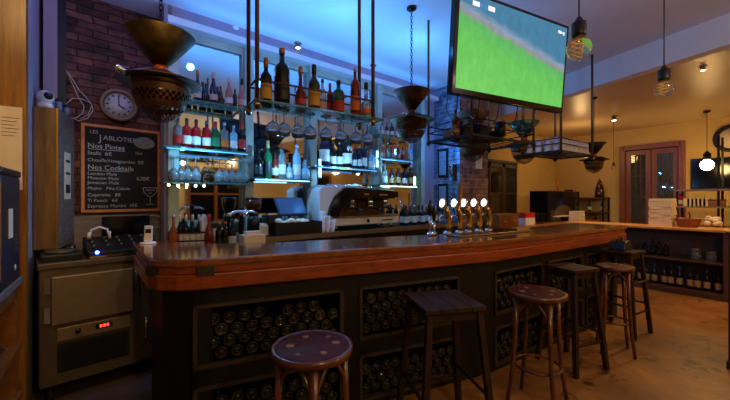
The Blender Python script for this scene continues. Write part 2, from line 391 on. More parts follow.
# ------------------------------------------------------------------ bottles
def profile(kind, h, r):
    nk = r * .34
    if kind == 'wine': return [(r * .92, 0), (r, .01 * h), (r, .56 * h), (r * .9, .63 * h), (r * .5, .70 * h), (nk, .76 * h), (nk, .93 * h)]
    if kind == 'burg': return [(r * .92, 0), (r, .01 * h), (r, .42 * h), (r * .8, .55 * h), (r * .5, .66 * h), (nk, .74 * h), (nk, .93 * h)]
    if kind == 'spirit': return [(r * .94, 0), (r, .01 * h), (r, .64 * h), (r * .85, .70 * h), (nk * 1.1, .76 * h), (nk, .92 * h)]
    if kind == 'long': return [(r * .92, 0), (r, .01 * h), (r, .38 * h), (r * .6, .48 * h), (nk * 1.1, .56 * h), (nk, .92 * h)]
    if kind == 'round': return [(r * .6, 0), (r * .9, .1 * h), (r, .3 * h), (r * .92, .48 * h), (r * .5, .6 * h), (nk * .8, .68 * h), (nk * .7, .92 * h)]
    if kind == 'slim': return [(r * .95, 0), (r, .01 * h), (r, .66 * h), (r * .6, .76 * h), (nk * 1.2, .82 * h), (nk * 1.2, .93 * h)]
BC = {}
def bottle(kind, h, r, glass, label, cap, pos, lab, group=None, name='bottle', cat='bottle'):
    key = (kind, round(h, 2), round(r, 3), glass, label, cap)
    if key not in BC:
        pr = profile(kind, h, r)
        g = MB().lathe(pr, n=16).mesh('glass_body', G[glass])
        top = {'wine': .6, 'burg': .42, 'spirit': .56, 'long': .34, 'round': .4, 'slim': .58}[kind]
        lb = MB().lathe([(r * 1.03, .13 * h), (r * 1.03, .15 * h + (top - .2) * .72 * h)], n=16, cap=False).mesh('paper_label', L[label]) if label else None
        rn = pr[-1][0]
        c = MB().lathe([(rn * 1.18, .80 * h if kind in ('wine', 'burg', 'long') else .9 * h), (rn * 1.18, .985 * h), (rn * .9, h)], n=12).mesh('bottle_cap', L[cap] if cap in L else cap)
        BC[key] = (g, lb, c)
    g, lb, c = BC[key]
    t = thing(name, lab, cat, pos, random.uniform(-.4, .4), group)
    link('glass_body', g, t)
    if lb: link('paper_label', lb, t)
    link('bottle_cap', c, t); return t
def on_shelf(key, px, hpx, kind, rpx, glass, label, cap, lab, group, ddy=0):
    z, dy = SH[key]; x, d = bw(px, dy + ddy)
    p = MBK @ Vector((x, -(dy + ddy), z))
    return bottle(kind, hpx * d / F, rpx * d / F, glass, label, cap, (p.x, p.y, z + .001), lab, group)
g = 'rosé and sparkling bottles on the top shelf'
for a in [(196, 32, 'burg', 3.6, 'navy', 'pink', 'gold', 'dark sparkling bottle with pink label, nearest the colander lamp on the top shelf'),
          (204, 20, 'slim', 2.2, 'navy', None, 'black', 'short dark slim bottle between two sparkling bottles on the top shelf'),
          (212, 33, 'burg', 3.8, 'navy', 'pink', 'pink', 'tallest dark bottle with broad pink label on the top shelf'),
          (219, 20, 'slim', 2.2, 'brown', None, 'red', 'small brown slim bottle beside the tallest dark bottle on the top shelf'),
          (227.5, 30, 'burg', 3.8, 'rose', 'white', 'pink', 'rosé wine bottle with pale label and pink foil'),
          (233.5, 19, 'slim', 2.2, 'dark', None, 'black', 'small black bottle tucked between the rosé bottles'),
          (240.5, 31, 'burg', 3.6, 'rose', 'pink', 'black', 'rosé wine bottle at the end of the top shelf by the post')]:
    on_shelf('a1', *a, g)
g = 'liqueur bottles on the middle shelf'
for a in [(176, 30, 'spirit', 4.2, 'clear', 'red', 'black', 'clear bottle with a round red label, nearest the light string'),
          (185, 30, 'spirit', 4.4, 'red', 'white', 'black', 'first bright red liqueur bottle with white label beside the clear one'),
          (194.5, 30, 'spirit', 4.4, 'red', 'white', 'black', 'bright red liqueur bottle in the middle of the red three'),
          (205, 29, 'spirit', 4.2, 'red', 'white', 'navy' if 0 else 'blue', 'bright red liqueur bottle next to the green bottle'),
          (214, 29, 'wine', 4.4, 'green', 'green', 'red', 'green bottle with red cap among the liqueurs'),
          (223, 29, 'spirit', 4.0, 'clear', 'orange', 'silver', 'clear bottle with orange and white label beside the green bottle'),
          (232, 27, 'spirit', 3.8, 'blue', 'white', 'silver', 'pale blue glass bottle with white label'),
          (240.5, 30, 'wine', 4.2, 'dark', 'red', 'red', 'dark bottle with red label at the end by the shelf post')]:
    on_shelf('a2', *a, g)
g = 'clear spirits on the lit shelf'
for a in [(257, 28, 'spirit', 4.4, 'dark', 'black', 'black', 'square shouldered dark bottle with black label on the lit shelf'),
          (266.5, 38, 'wine', 4.2, 'green', 'black', 'tan', 'tall green bottle with pale pourer on the lit shelf'),
          (274, 26, 'spirit', 3.4, 'redbrown', 'white', 'black', 'short red brown bottle with white label on the lit shelf'),
          (281, 35, 'spirit', 3.8, 'clear', 'white', 'red', 'clear spirit bottle with a red pourer on the lit shelf'),
          (288, 16, 'spirit', 3.4, 'blue', 'white', 'silver', 'short clear bottle with blue light in its tint between two tall clear bottles'),
          (295.5, 35, 'slim', 4.0, 'blue', 'white', 'silver', 'tall clear bottle with blue light in its tint on the lit shelf'),
          (304, 20, 'round', 5.0, 'blue', None, 'silver', 'squat clear decanter with blue light in its tint at the end of the lit shelf')]:
    on_shelf('b1', *a, g)
g = 'bottles on the shelf above the espresso machine'
for a in [(323.5, 38, 'wine', 5.0, 'navy', 'white', 'blue', 'very tall navy bottle with white label, by the cool light'),
          (332, 26, 'spirit', 3.3, 'dark', 'white', 'gold', 'first of two dark bottles with big white labels'),
          (338.5, 26, 'spirit', 3.3, 'dark', 'white', 'silver', 'second of two dark bottles with big white labels, next to the round label bottle'),
          (346, 33, 'wine', 5.2, 'dark', 'white', 'black', 'large dark bottle with a round cream emblem above its label'),
          (353.5, 21, 'spirit', 2.7, 'navy', 'white', 'red', 'small dark bottle with red cap beside the large round emblem bottle'),
          (358.5, 23, 'spirit', 2.7, 'navy', 'white', 'silver', 'small dark bottle with silver cap above the espresso machine'),
          (363.5, 27, 'slim', 2.7, 'navy', 'white', 'black', 'slim dark bottle with tall neck above the espresso machine'),
          (370.5, 20, 'spirit', 3.8, 'blue', 'white', 'silver', 'pale bottle with white label at the end by the bright vertical light')]:
    on_shelf('c1', *a, g)
z, dy = SH['c1']; x, d = bw(346, dy)
p = MBK @ Vector((x, -dy - .067, z + .23))
em = MB().lathe([(.036, 0), (.036, .004)], (0, 0, 0), 20, ax='y')
big = [o for o in bpy.data.objects if o.get('label', '').startswith('large dark bottle with a round')][0]
big.rotation_euler = (0, 0, 0)
part('emblem', MB().lathe([(.036, 0), (.036, .004)], (0, -.058, .235), 20, ax='y'), L['white'], big)
cols = ['clear', 'redbrown', 'dark', 'clear', 'green', 'clear']
for i, px in enumerate([381, 386, 391, 396, 401, 407]):
    on_shelf('d1', px, 13 + (i * 5) % 4, 'spirit', 2.1, cols[i], 'white', ['silver', 'red', 'black', 'silver', 'green', 'black'][i],
             ['clear miniature bottle with silver cap at the start of the highest tier', 'red brown miniature bottle with red cap on the highest tier', 'dark miniature bottle with black cap on the highest tier',
              'clear miniature bottle between the dark and green ones on the highest tier', 'green miniature bottle on the highest tier', 'clear miniature bottle with black cap ending the highest tier'][i], 'small bottles on the highest tier')
for i, px in enumerate([382, 387, 392, 397, 402, 408]):
    on_shelf('d2', px, 14 + (i * 3) % 4, 'spirit', 2.2, ['rose', 'clear', 'rose', 'amber', 'clear', 'blue'][i], ['pink', 'white', 'white', 'pink', 'red', 'white'][i], ['pink', 'silver', 'red', 'white', 'black', 'silver'][i],
             ['pink tinted small bottle starting the middle tier', 'clear small bottle with silver cap on the middle tier', 'pink tinted small bottle with red cap on the middle tier', 'amber small bottle on the middle tier',
              'clear small bottle with a red label on the middle tier', 'pale blue small bottle ending the middle tier'][i], 'small bottles on the middle tier')
for i, px in enumerate([384, 391, 397.5, 404, 410]):
    on_shelf('d3', px, 19 - (i % 2) * 2, 'slim', 2.6, ['clear', 'dark', 'brown', 'dark', 'brown'][i], ['white', 'tan', 'tan', 'white', 'tan'][i], ['silver', 'black', 'gold', 'black', 'red'][i],
             ['clear bottle starting the lowest tier', 'dark bottle with tan label on the lowest tier', 'brown bottle with gold cap on the lowest tier', 'dark bottle with white label on the lowest tier', 'brown bottle with red cap beside the green glow'][i], 'bottles on the lowest tier')

# vertical light tubes at shelf ends
def tube_light(px, y0, y1, mat, lab, dy=.2):
    x, d = bw(px, dy); z0, z1 = zz(y1, d), zz(y0, d)
    p = MBK @ Vector((x, -dy, 0))
    t = thing('light_tube', lab, 'lamp', (p.x, p.y, z0))
    part('glowing_tube', MB().lathe([(.016, .012), (.016, z1 - z0 - .012)], n=10), mat, t)
    part('end_cap', MB().lathe([(.019, 0), (.019, .012)], n=10).lathe([(.019, z1 - z0 - .012), (.019, z1 - z0)], n=10), chrome, t)
tube_light(319, 158, 178, led_white, 'short glowing cool white tube by the navy bottle')
tube_light(376.5, 150, 168, led_white, 'short glowing cool white tube at the end of the shelf over the espresso machine')
tube_light(414, 176, 186, led_green, 'short glowing green tube ending the lowest tier')
# string of fairy lights on the first post
z, dy = SH['a3']; x0, _ = bw(163, .16)
fl = thing('string_lights', 'short string of warm fairy lights along the lowest shelf by the chalkboard', 'lights', (0, BA, 0), ang2)
pts = [(x0 + .035 * i, -.325, z - .03 + .006 * math.sin(i * 2)) for i in range(9)]
part('wire', MB().tube(pts, .003, 5), iron, fl)
bb = MB()
for p in pts[::2]: bb.ball((p[0], p[1] - .006, p[2]), .011, 8)
part('fairy_bulb', bb, fairy, fl)

# glasses
def glass_prof(s=1):
    return [(.034, 0), (.036, .004), (.006, .008), (.004, .02), (.004, .085), (.012, .095), (.032, .115), (.042, .145), (.042, .16), (.034, .20), (.032, .20), (.040, .16), (.040, .145), (.03, .118), (.002, .10)]
gm = MB().lathe([(r, z) for r, z in glass_prof()], n=16, cap=False); gm = gm.mesh('wine_glass', clear_gl)
def upturned(pos, lab, group, s=1):
    o = bpy.data.objects.new('wine_glass', gm); COL.objects.link(o); o.scale = (s, s, s)
    o.rotation_euler = (PI, 0, 0); o.location = (pos[0], pos[1], pos[2] + .2005 * s); tag(o, lab, 'glass', group); return o
z, dy = SH['a3']
for i, px in enumerate([172, 179, 186, 194, 218, 224, 230.5, 237, 243]):
    for ddy in (0,):
        x, d = bw(px, dy); p = MBK @ Vector((x, -dy, z))
        upturned((p.x, p.y, z), 'upturned stemmed wine glass drying on the lowest shelf ' + ('near the chalkboard' if i < 4 else 'below the red labelled dark bottle'),
                 'upturned wine glasses by the chalkboard' if i < 4 else 'upturned wine glasses near the second post', 1.15)

# ------------------------------------------------------------------ back counter with speed rail
BCY = 3.1
bc = thing('back_counter', 'long dark back counter under the espresso machine', 'counter', (0, 0, 0))
cpts = [(.62, BCY + .02), (4.25, BCY + .2), (4.25, BA + .28), (.62, BA + .02)]
part('counter_top', MB().prism(cpts, 1.0, 1.04), black, bc, .005)
part('counter_body', MB().prism([(.66, BCY + .08), (4.22, BCY + .26), (4.22, BA + .26), (.66, BA + .02)], 0, 1.0), dark_base, bc)
part('front_edge', MB().prism([(.62, BCY + .005), (4.25, BCY + .185), (4.25, BCY + .2), (.62, BCY + .02)], .995, 1.045), steel, bc)
CZ = 1.041
def cnt(px, y=3.32):
    X, Y, d = onY(px, y, .05); return X, Y, d

# espresso machine
X0, Y0, d0 = onY(320, 3.24, .05); X1, Y1, d1 = onY(398, 3.24, .05)
W = math.hypot(X1 - X0, Y1 - Y0); az = math.atan2(Y1 - Y0, X1 - X0)
em = thing('espresso_machine', 'large white and black two group espresso machine on the back counter', 'coffee machine', (X0, Y0, CZ), az)
D = .29
part('drip_base', MB().box(.16, W, -.02, D, .05, .14), white, em, .012)
part('machine_foot', MB().lathe([(.022, 0), (.02, .05)], (.24, .04, 0), 12).lathe([(.022, 0), (.02, .05)], (W - .08, .04, 0), 12).lathe([(.022, 0), (.02, .05)], (.24, D - .05, 0), 12).lathe([(.022, 0), (.02, .05)], (W - .08, D - .05, 0), 12), chrome, em)
part('side_panel', MB().prism_y([(0, .05), (.0, .46), (.05, .5), (.34, .5), (.27, .43), (.2, .32), (.19, .2), (.17, .05)], .02, D), white, em, .01, 'white curved side panel')
part('trim_arc', MB().prism_y([(.10, .16), (.13, .27), (.19, .38), (.27, .45), (.36, .49), (W * .8, .47), (W - .02, .45), (W - .02, .38), (W * .8, .36), (.42, .37), (.35, .34), (.27, .25), (.24, .16)], -.03, .03), blackgl, em, .006, 'black glossy hood arc')
part('top_hood', MB().prism_y([(.05, .44), (.3, .5), (W - .03, .47), (W - .02, .36), (.4, .36), (.3, .3)], .03, D), steel, em, .01)
part('back_panel', MB().box(.22, W - .04, D - .06, D - .01, .14, .38), chrome, em)
part('inner_splash', MB().box(.24, W - .06, D - .09, D - .062, .15, .36), oldbrass, em)
for k, u in enumerate((.42, .66, .88)):
    gh = MB().lathe([(.045, .29), (.045, .36)], (u * W, .1, 0), 16).lathe([(.038, .25), (.045, .29)], (u * W, .1, 0), 16)
    g_ = part('group_head', gh, chrome, em)
    part('portafilter', MB().lathe([(.034, .235), (.036, .255)], (u * W, .1, 0), 14).tube([(u * W, .07, .245), (u * W + .01, -.04, .235), (u * W + .01, -.11, .225)], .012, 8), black, g_)
part('button_row', MB().box(.5 * W, .56 * W, -.035, -.03, .405, .425).box(.7 * W, .82 * W, -.035, -.03, .4, .42), steel, em)
part('drip_tray', MB().box(.22, W - .03, -.05, .25, .141, .155), steel, em)
part('badge', MB().lathe([(.022, 0), (.022, .004)], (.56 * W, -.021, .095), 16, ax='y').box(.74 * W, .9 * W, -.024, -.02, .085, .1), ink, em)
part('cup_rail', MB().tube([(.1, .02, .52), (W - .08, .02, .49)], .006).tube([(.1, D - .03, .52), (W - .08, D - .03, .49)], .006), chrome, em)
part('steam_wand', MB().tube([(W - .03, -.02, .36), (W - .02, -.07, .3), (W - .03, -.06, .18)], .007), chrome, em)
# cups and a cloth on top
for k, (u, lab) in enumerate([(.35, 'crumpled pale cloth on top of the espresso machine')]):
    c = MB()
    for q in range(7): c.ball((random.uniform(-.1, .1), random.uniform(-.06, .06), .03 + random.uniform(0, .02)), random.uniform(.03, .05), 10, .6)
    q = em.matrix_basis @ Vector((0, 0, 0)); v = Matrix.Rotation(az, 4, 'Z') @ Vector((u * W + .2, .2, 0))
    single('cloth', c, paper, lab, 'cloth', (X0 + v.x, Y0 + v.y, CZ + .475))
cupm = MB().lathe([(.026, 0), (.036, .075), (.033, .075), (.024, .004), (.001, .004)], n=16, cap=False).mesh('paper_cup', white)
stk = 0
for i, px in enumerate([322, 327, 332]):
    X, Y, d = onY(px, 3.17, .05)
    for k in range(4 - i):
        o = link('paper_cup', cupm, None, (X, Y - .0, CZ + k * .05)); o.rotation_euler = (0, 0, k)
        stk += 1
        tag(o, 'white cup %s in the %s stack beside the espresso machine' % (['at the bottom', 'second from the bottom', 'third from the bottom', 'on top'][k], ['tallest', 'middle', 'shortest'][i]), 'cup', 'stacked white cups')
# till tablet
X, Y, d = cnt(291)
t = thing('tablet_till', 'dark blue tilted tablet till on its stand over the black bin', 'till', (X, Y, CZ), .1)
part('stand', MB().box(-.06, .06, -.03, .07, 0, .02).tube([(0, .05, .01), (0, .03, .24)], .015), black, t)
part('screen', MB(Matrix.Translation((0, 0, .27)) @ Matrix.Rotation(-.6, 4, 'X')).box(-.17, .17, -.012, .012, -.1, .12), black, t, .006)
part('display', MB(Matrix.Translation((0, 0, .27)) @ Matrix.Rotation(-.6, 4, 'X')).box(-.155, .155, -.016, -.0125, -.085, .105), plain('till_display', rgb(28, 44, 84), .15, emit=(.05, .12, .3, 1), es=.25), t)
X, Y, d = cnt(272); t = thing('card_printer', 'small black receipt printer beside the tablet till', 'printer', (X, Y, CZ), .05)
part('printer_body', MB().box(-.08, .08, -.08, .08, 0, .2), black, t, .012); part('paper_slot', MB().box(-.05, .05, -.03, .0, .2, .212), paper, t)
X, Y, d = onY(297, 3.18, .05); t = thing('fruit_bin', 'black rectangular bin of crumpled white cloths on the back counter', 'bin', (X, Y, CZ), .05)
b_ = MB(); w = .24
b_.box(-w, w, -.1, -.09, 0, .13).box(-w, w, .09, .1, 0, .13).box(-w, -w + .01, -.09, .09, 0, .13).box(w - .01, w, -.09, .09, 0, .13).box(-w, w, -.09, .09, 0, .01)
part('bin_shell', b_, black, t)
c = MB()
for q in range(12): c.ball((random.uniform(-.2, .12), random.uniform(-.05, .05), .12 + random.uniform(0, .02)), random.uniform(.025, .045), 10, .7)
single('bar_towels', c, paper, 'crumpled white bar towels heaped in the black bin', 'towel', (X, Y, CZ))
X, Y, d = cnt(261); single('beige_cutting_tray', MB().box(-.1, .1, -.08, .08, 0, .1).box(-.09, .09, -.07, .07, .1, .115), cream, 'small beige box left of the black bin on the back counter', 'box', (X, Y, CZ), .1, bev=.006)
X, Y, d = cnt(253.5, 3.28); t = thing('coffee_grinder', 'squat dark coffee grinder with hopper beside the second shelf post', 'grinder', (X, Y, CZ))
part('grinder_body', MB().lathe([(.06, 0), (.06, .16), (.045, .2)], n=16), black, t); part('hopper', MB().lathe([(.045, .2), (.075, .3), (.075, .36)], n=16), G['brown'], t); part('hopper_lid', MB().lathe([(.078, .36), (.07, .375)], n=16), black, t)
# bottles with white labels right of machine, on the counter
for i in range(9):
    px = 402 + i * 4.1; X, Y, d = onY(px, 3.36 - (i % 2) * .1, .05)
    bottle('wine', .27, .037, ['dark', 'navy', 'dark', 'brown'][i % 4], 'white', ['silver', 'black', 'blue'][i % 3], (X, Y, CZ),
           'dark wine bottle with white label in the crowded row between espresso machine and beer taps', 'wine bottles between espresso machine and beer taps') if X < 4.2 else None

# ------------------------------------------------------------------ the bar
bar = thing('bar_counter', 'long angled wooden bar with wine bottle racks built into its front', 'bar counter', (0, 0, 0))
front = [(.16, 2.24), (.20, 2.15), (.28, 2.08), (.40, 2.03), (2.3, 1.60), (2.5, 1.565), (2.8, 1.54), (4.95, 1.45)]
back = [(4.95, 2.02), (3.63, 2.04), (2.43, 2.14), (1.02, 2.46), (.62, 2.66), (.27, 3.06), (.13, 3.0)]
def inset(pts, d):
    out = []
    n = len(pts)
    for i in range(n):
        a, b, c = Vector(pts[i - 1]), Vector(pts[i]), Vector(pts[(i + 1) % n])
        n1 = Vector((-(b - a).y, (b - a).x)).normalized(); n2 = Vector((-(c - b).y, (c - b).x)).normalized()
        m = (n1 + n2).normalized(); out.append(tuple(b + m * d / max(.5, m.dot(n1))))
    return out
outl = front + back
a = sum(outl[i][0] * outl[(i + 1) % len(outl)][1] - outl[(i + 1) % len(outl)][0] * outl[i][1] for i in range(len(outl)))
sgn = 1 if a > 0 else -1
part('countertop', MB().prism(inset(outl, 0), 1.035, 1.08), [oak_top], bar, .01)
part('edge_moulding', MB().prism(inset(outl, .018 * sgn), .995, 1.035), oak_band, bar, .006)
part('edge_fascia', MB().prism(inset(outl, .004 * sgn), .91, .995), oak_band, bar, .008)
# corbel blocks near the rounded end
for q in ((.42, 2.035, -.23), (.19, 2.20, -.9)):
    part('corbel_block', MB(Matrix.Translation((q[0], q[1], 0)) @ Matrix.Rotation(q[2], 4, 'Z')).box(-.045, .045, -.012, .02, .985, 1.04), dark_lip, bar, .004)
# base: front frames per segment with rack niches
segA = ((.45, 2.085), (2.47, 1.635)); segB = ((2.47, 1.635), (4.88, 1.53))
def seg_frame(s):
    (xa, ya), (xb, yb) = s; an = math.atan2(yb - ya, xb - xa); ln = math.hypot(xb - xa, yb - ya)
    return Matrix.Translation((xa, ya, 0)) @ Matrix.Rotation(an, 4, 'Z'), ln, an
def seg_u(px, s):
    (xa, ya), (xb, yb) = s; sl_ = (yb - ya) / (xb - xa); X, Y, d = onY(px, ya - sl_ * xa, sl_)
    return math.hypot(X - xa, Y - ya) * (1 if X > xa else -1)
ZR = [(.04, .355), (.455, .815)]
NI = []
def build_seg(s, cols, capL=0):
    M, ln, an = seg_frame(s); u = 0
    edges = [0] + [x for c in cols for x in c] + [ln]
    for i in range(0, len(edges), 2):
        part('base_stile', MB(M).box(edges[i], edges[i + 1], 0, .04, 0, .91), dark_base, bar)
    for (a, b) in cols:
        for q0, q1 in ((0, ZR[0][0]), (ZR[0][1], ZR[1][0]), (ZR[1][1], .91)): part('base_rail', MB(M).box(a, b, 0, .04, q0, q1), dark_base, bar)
        for (z0, z1) in ZR:
            f_ = MB(M); t = .022
            f_.box(a, b, -.012, .012, z0 - .002, z0 + t).box(a, b, -.012, .012, z1 - t, z1).box(a, a + t, -.012, .012, z0, z1).box(b - t, b, -.012, .012, z0, z1)
            part('rack_frame', f_, dark_lip, bar)
            NI.append((M, a + t, b - t, z0 + t, z1 - t, an))
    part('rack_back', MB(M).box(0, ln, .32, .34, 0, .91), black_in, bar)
colsA = [(seg_u(193, segA), seg_u(343, segA)), (seg_u(359, segA), seg_u(459, segA))]
cB0 = seg_u(476, segB) if seg_u(476, segB) > .02 else .04
colsB = [(cB0, cB0 + .72), (cB0 + .8, cB0 + 1.5), (cB0 + 1.58, 2.33)]
build_seg(segA, colsA); build_seg(segB, colsB)
MA, lnA, anA = seg_frame(segA)
part('end_panel', MB().prism([(.24, 2.9), (.24, 2.26), (.45, 2.085), (.48, 2.12), (.27, 2.29), (.27, 2.9)], 0, .91), dark_base, bar)
part('far_end_panel', MB().box(4.85, 4.88, 1.53, 1.98, 0, .91), dark_base, bar)
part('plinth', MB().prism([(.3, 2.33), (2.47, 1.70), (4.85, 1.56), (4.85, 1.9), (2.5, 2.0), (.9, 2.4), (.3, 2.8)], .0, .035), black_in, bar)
# wine bottles lying in the racks, bases outward
wb = MB()
R_ = .0385
wb.lathe([(.006, .0), (.012, -.006), (R_ * .3, .008), (R_ * .62, .012), (R_ * .84, -.002), (R_ * .96, .003), (R_, .012), (R_, .19), (R_ * .7, .22), (R_ * .4, .245), (R_ * .36, .30)], n=14, ax='y', cap=True)
for i in range(len(wb.v)): wb.v[i] = (wb.v[i][0], -wb.v[i][1], wb.v[i][2])
wbm = [wb.mesh('wine_bottle', m) for m in (plain('black_wine_glass', rgb(12, 13, 10), .05, spec=.9), plain('dark_green_bottle', rgb(16, 26, 15), .05, spec=.9), plain('dusty_bottle', rgb(54, 48, 32), .2), plain('dark_brown_bottle', rgb(30, 19, 11), .06, spec=.9))]
for me in wbm: me.flip_normals()
rackname = ['lower rack nearest the rounded bar end', 'upper rack nearest the rounded bar end', 'lower rack behind the square stool', 'upper rack behind the square stool',
            'lower rack just past the bend of the bar', 'upper rack just past the bend of the bar', 'lower rack in the middle of the far stretch', 'upper rack in the middle of the far stretch',
            'lower rack at the far end of the bar', 'upper rack at the far end of the bar']
nb = 0
for gi, (M, a, b, z0, z1, an) in enumerate(NI):
    r = R_ + .0005; w = b - a; n = int(w / (2 * r)); gap = (w - n * 2 * r) / max(1, n - 1) if n > 1 else 0
    px_ = 2 * r + gap; rowh = math.sqrt(max((2 * r) ** 2 - (px_ / 2) ** 2, r * r)) + .0005
    row = 0; z = z0 + r
    while z + r <= z1 + .004:
        m = n if row % 2 == 0 else n - 1
        for k in range(m):
            if row >= 2 and z + rowh + r > z1 + .004 and random.random() < .12: continue
            x = a + r + k * px_ + (px_ / 2 if row % 2 else 0)
            p = M @ Vector((x, .012 + random.uniform(.0, .02), z))
            o = link('wine_bottle', random.choices(wbm, [6, 5, 1, 2])[0], None, p, an + random.uniform(-.012, .012))
            tag(o, 'dark wine bottle lying in the ' + rackname[gi], 'bottle', 'wine bottles in the ' + rackname[gi]); nb += 1
        row += 1; z += rowh
print('rack bottles', nb)

# ------------------------------------------------------------------ beer taps on the bar
def barpt(px, py): 
    A, B = ray(px); d = F * (EYE - 1.08) / (py - HY); return A * d, B * d, d
TX = []
tray0 = barpt(452, 234.5); tray1 = barpt(506, 229)
an = math.atan2(2.04 - 2.14, 3.63 - 2.43)
t0 = Vector((2.52, 2.0)); 
TR = thing('drip_tray', 'long flat chrome drip tray under the beer taps', 'tray', (2.36, 1.95, 1.081), an)
part('tray_pan', MB().box(0, 1.02, -.12, .06, 0, .012), steel, TR, .003)
part('tray_grille', MB().box(.02, 1.0, -.105, .045, .0125, .016), chrome, TR)
tap = None
for i, px in enumerate([443, 454.5, 464, 474, 484]):
    X, Y, d = onY(px + 4.5, 2.28, -.083)
    lab = 'curved chrome and brass beer tap with glowing round lens, ' + ['nearest the espresso machine', 'second along from the espresso machine', 'in the middle of the five', 'second along from the drawer chest', 'nearest the drawer chest'][i]
    pos = (X, Y, 1.081)
    if tap is None:
        tap = t = thing('beer_tap', lab, 'beer tap', pos, -1.85, 'five lit beer taps')
        part('tap_base', MB().lathe([(.04, 0), (.04, .012), (.026, .03)], n=16), chrome, t)
        part('tap_column', MB().tube([(0, .0, .02), (0, .014, .07), (0, .018, .12), (0, .01, .17), (0, -.006, .21), (0, -.02, .25)], .027, 12, r1=.02), brass, t)
        part('tap_spout', MB().tube([(0, -.02, .17), (0, -.07, .17), (0, -.085, .15), (0, -.085, .10)], .008, 8), chrome, t)
        part('tap_handle', MB().tube([(0, -.045, .18), (0, -.06, .22), (0, -.065, .235)], .007, 8), black, t)
        ln = part('lens_ring', MB(Matrix.Translation((0, -.035, .28)) @ Matrix.Rotation(-.15, 4, 'X')).lathe([(.036, 0), (.044, .004), (.044, .02), (.036, .022)], n=22, ax='y'), chrome, t)
        part('lit_lens', MB(Matrix.Translation((0, -.036, .28)) @ Matrix.Rotation(-.15, 4, 'X')).lathe([(.037, .0), (.037, .025), (.03, .029)], n=22, ax='y'), tap_glow, ln)
    else: dup(tap, pos, None, lab)
for px, h, lab in [(430, .27, 'tall black tap lever standing just before the lit taps'), (434, .22, 'short dark tap lever beside the tall black one')]:
    X, Y, d = onY(px, 2.28, -.083)
    t = thing('dark_tap', lab, 'beer tap', (X, Y, 1.081))
    part('tap_base', MB().lathe([(.03, 0), (.02, .03)], n=12), chrome, t); part('tap_column', MB().lathe([(.015, .03), (.015, h - .1)], n=12), chrome, t)
    part('lever', MB().lathe([(.01, h - .1), (.02, h - .05), (.022, h), (.012, h + .04)], n=12), black, t)
X, Y, d = onY(460, 2.33, -.083)
t = thing('wooden_tap_lever', 'tall slim brown wooden pump lever rising behind the lit taps', 'pump lever', (X, Y, 1.081))
part('lever_base', MB().lathe([(.03, 0), (.018, .05), (.012, .2)], n=12), brass, t)
part('lever_grip', MB().lathe([(.012, .2), (.02, .28), (.026, .42), (.02, .46)], n=12), mid_wood, t)
# cocktail caddies and bottles at the rounded end, standing just behind the bar top
ws = thing('bartender_worktop', 'low steel worktop behind the rounded end of the bar', 'worktop', (0, 0, 0))
part('worktop_slab', MB().prism([(.36, 3.09), (.70, 2.78), (1.5, 2.55), (1.5, 2.72), (.9, 3.06), (.42, 3.1)], .98, 1.01), steel_d, ws)
part('worktop_support', MB().prism([(.5, 3.08), (.72, 2.86), (1.45, 2.62), (1.45, 2.7), (.9, 3.0), (.55, 3.08)], 0, .98), black, ws)
WZ = 1.011
def wt(px): return onY(px, 3.15, -.35)
def wb_(px, hpx, kind, rpx, g_, l_, c_, lab, grp=None, off=0):
    X, Y, d = onY(px, 3.15 + off, -.35)
    return bottle(kind, hpx * d / F, rpx * d / F, g_, l_, c_, (X, Y, WZ), lab, grp)
wb_(173.5, 35, 'round', 5.4, 'amber', None, 'silver', 'round amber bottle at the rounded end of the bar', 'bottles by the rounded bar end')
for i, px in enumerate([180, 186, 192.5, 199]):
    wb_(px, 34, 'wine', 3.0, 'dark', 'white', 'white', 'dark bottle with white label and cork, in the black caddy, ' + ['nearest the amber bottle', 'second from the amber bottle', 'third from the amber bottle', 'nearest the tall white carton'][i], 'bottles in the black caddy', .05)
X0_, Y0_, d_ = onY(189.5, 3.15, -.35); t = thing('bottle_caddy', 'black wire caddy around four white labelled bottles', 'caddy', (X0_ + .01, Y0_ + .03, WZ), -.34)
cd = MB()
for q in ((-.14, -.055), (.14, -.055), (-.14, .1), (.14, .1)): cd.box(q[0] - .005, q[0] + .005, q[1] - .005, q[1] + .005, 0, .13)
for zz_ in (.06, .125): cd.box(-.14, .14, -.058, -.05, zz_, zz_ + .012).box(-.14, .14, .095, .103, zz_, zz_ + .012).box(-.144, -.136, -.055, .1, zz_, zz_ + .012).box(.136, .144, -.055, .1, zz_, zz_ + .012)
part('caddy_frame', cd, iron, t)
X, Y, d = onY(204, 3.2, -.35); single('carton', MB().prism_y([(-.03, 0), (.03, 0), (.03, .22), (0, .27), (-.03, .22)], -.03, .03), white, 'tall slim white carton between the caddy and the brown bottle', 'carton', (X, Y, WZ), .2, bev=.003)
wb_(209, 34, 'burg', 4.2, 'redbrown', None, 'red', 'dark red brown bottle between the white carton and the orange topped bottles', 'bottles by the rounded bar end')
for i, px in enumerate([219, 225.5]):
    wb_(px, 26, 'spirit', 3.4, 'dark', 'black', 'orange', 'dark bottle with orange cap, ' + ['beside the red brown bottle', 'with the white tag, beside the lever press'][i], 'orange capped bottles', .02)
wb_(232, 28, 'spirit', 3.6, 'dark', 'white', 'black', 'dark bottle with white label nearest the lever press', 'bottles by the rounded bar end', .02)
X, Y, d = onY(241.5, 3.15, -.35)
t = thing('lever_press', 'chrome lever citrus press on a dark column behind the bar', 'press', (X + .02, Y + .02, WZ), .2)
part('press_base', MB().box(-.07, .07, -.09, .06, 0, .03), iron, t, .01)
part('press_column', MB().lathe([(.022, .03), (.02, .3), (.028, .32)], (0, .03, 0), 14), iron, t)
part('press_arm', MB().tube([(-.12, -.02, .27), (-.08, -.02, .29), (.08, 0, .285), (.13, 0, .26)], .013, 10).lathe([(.035, .25), (.03, .3)], (0, -.01, 0), 14), chrome, t)
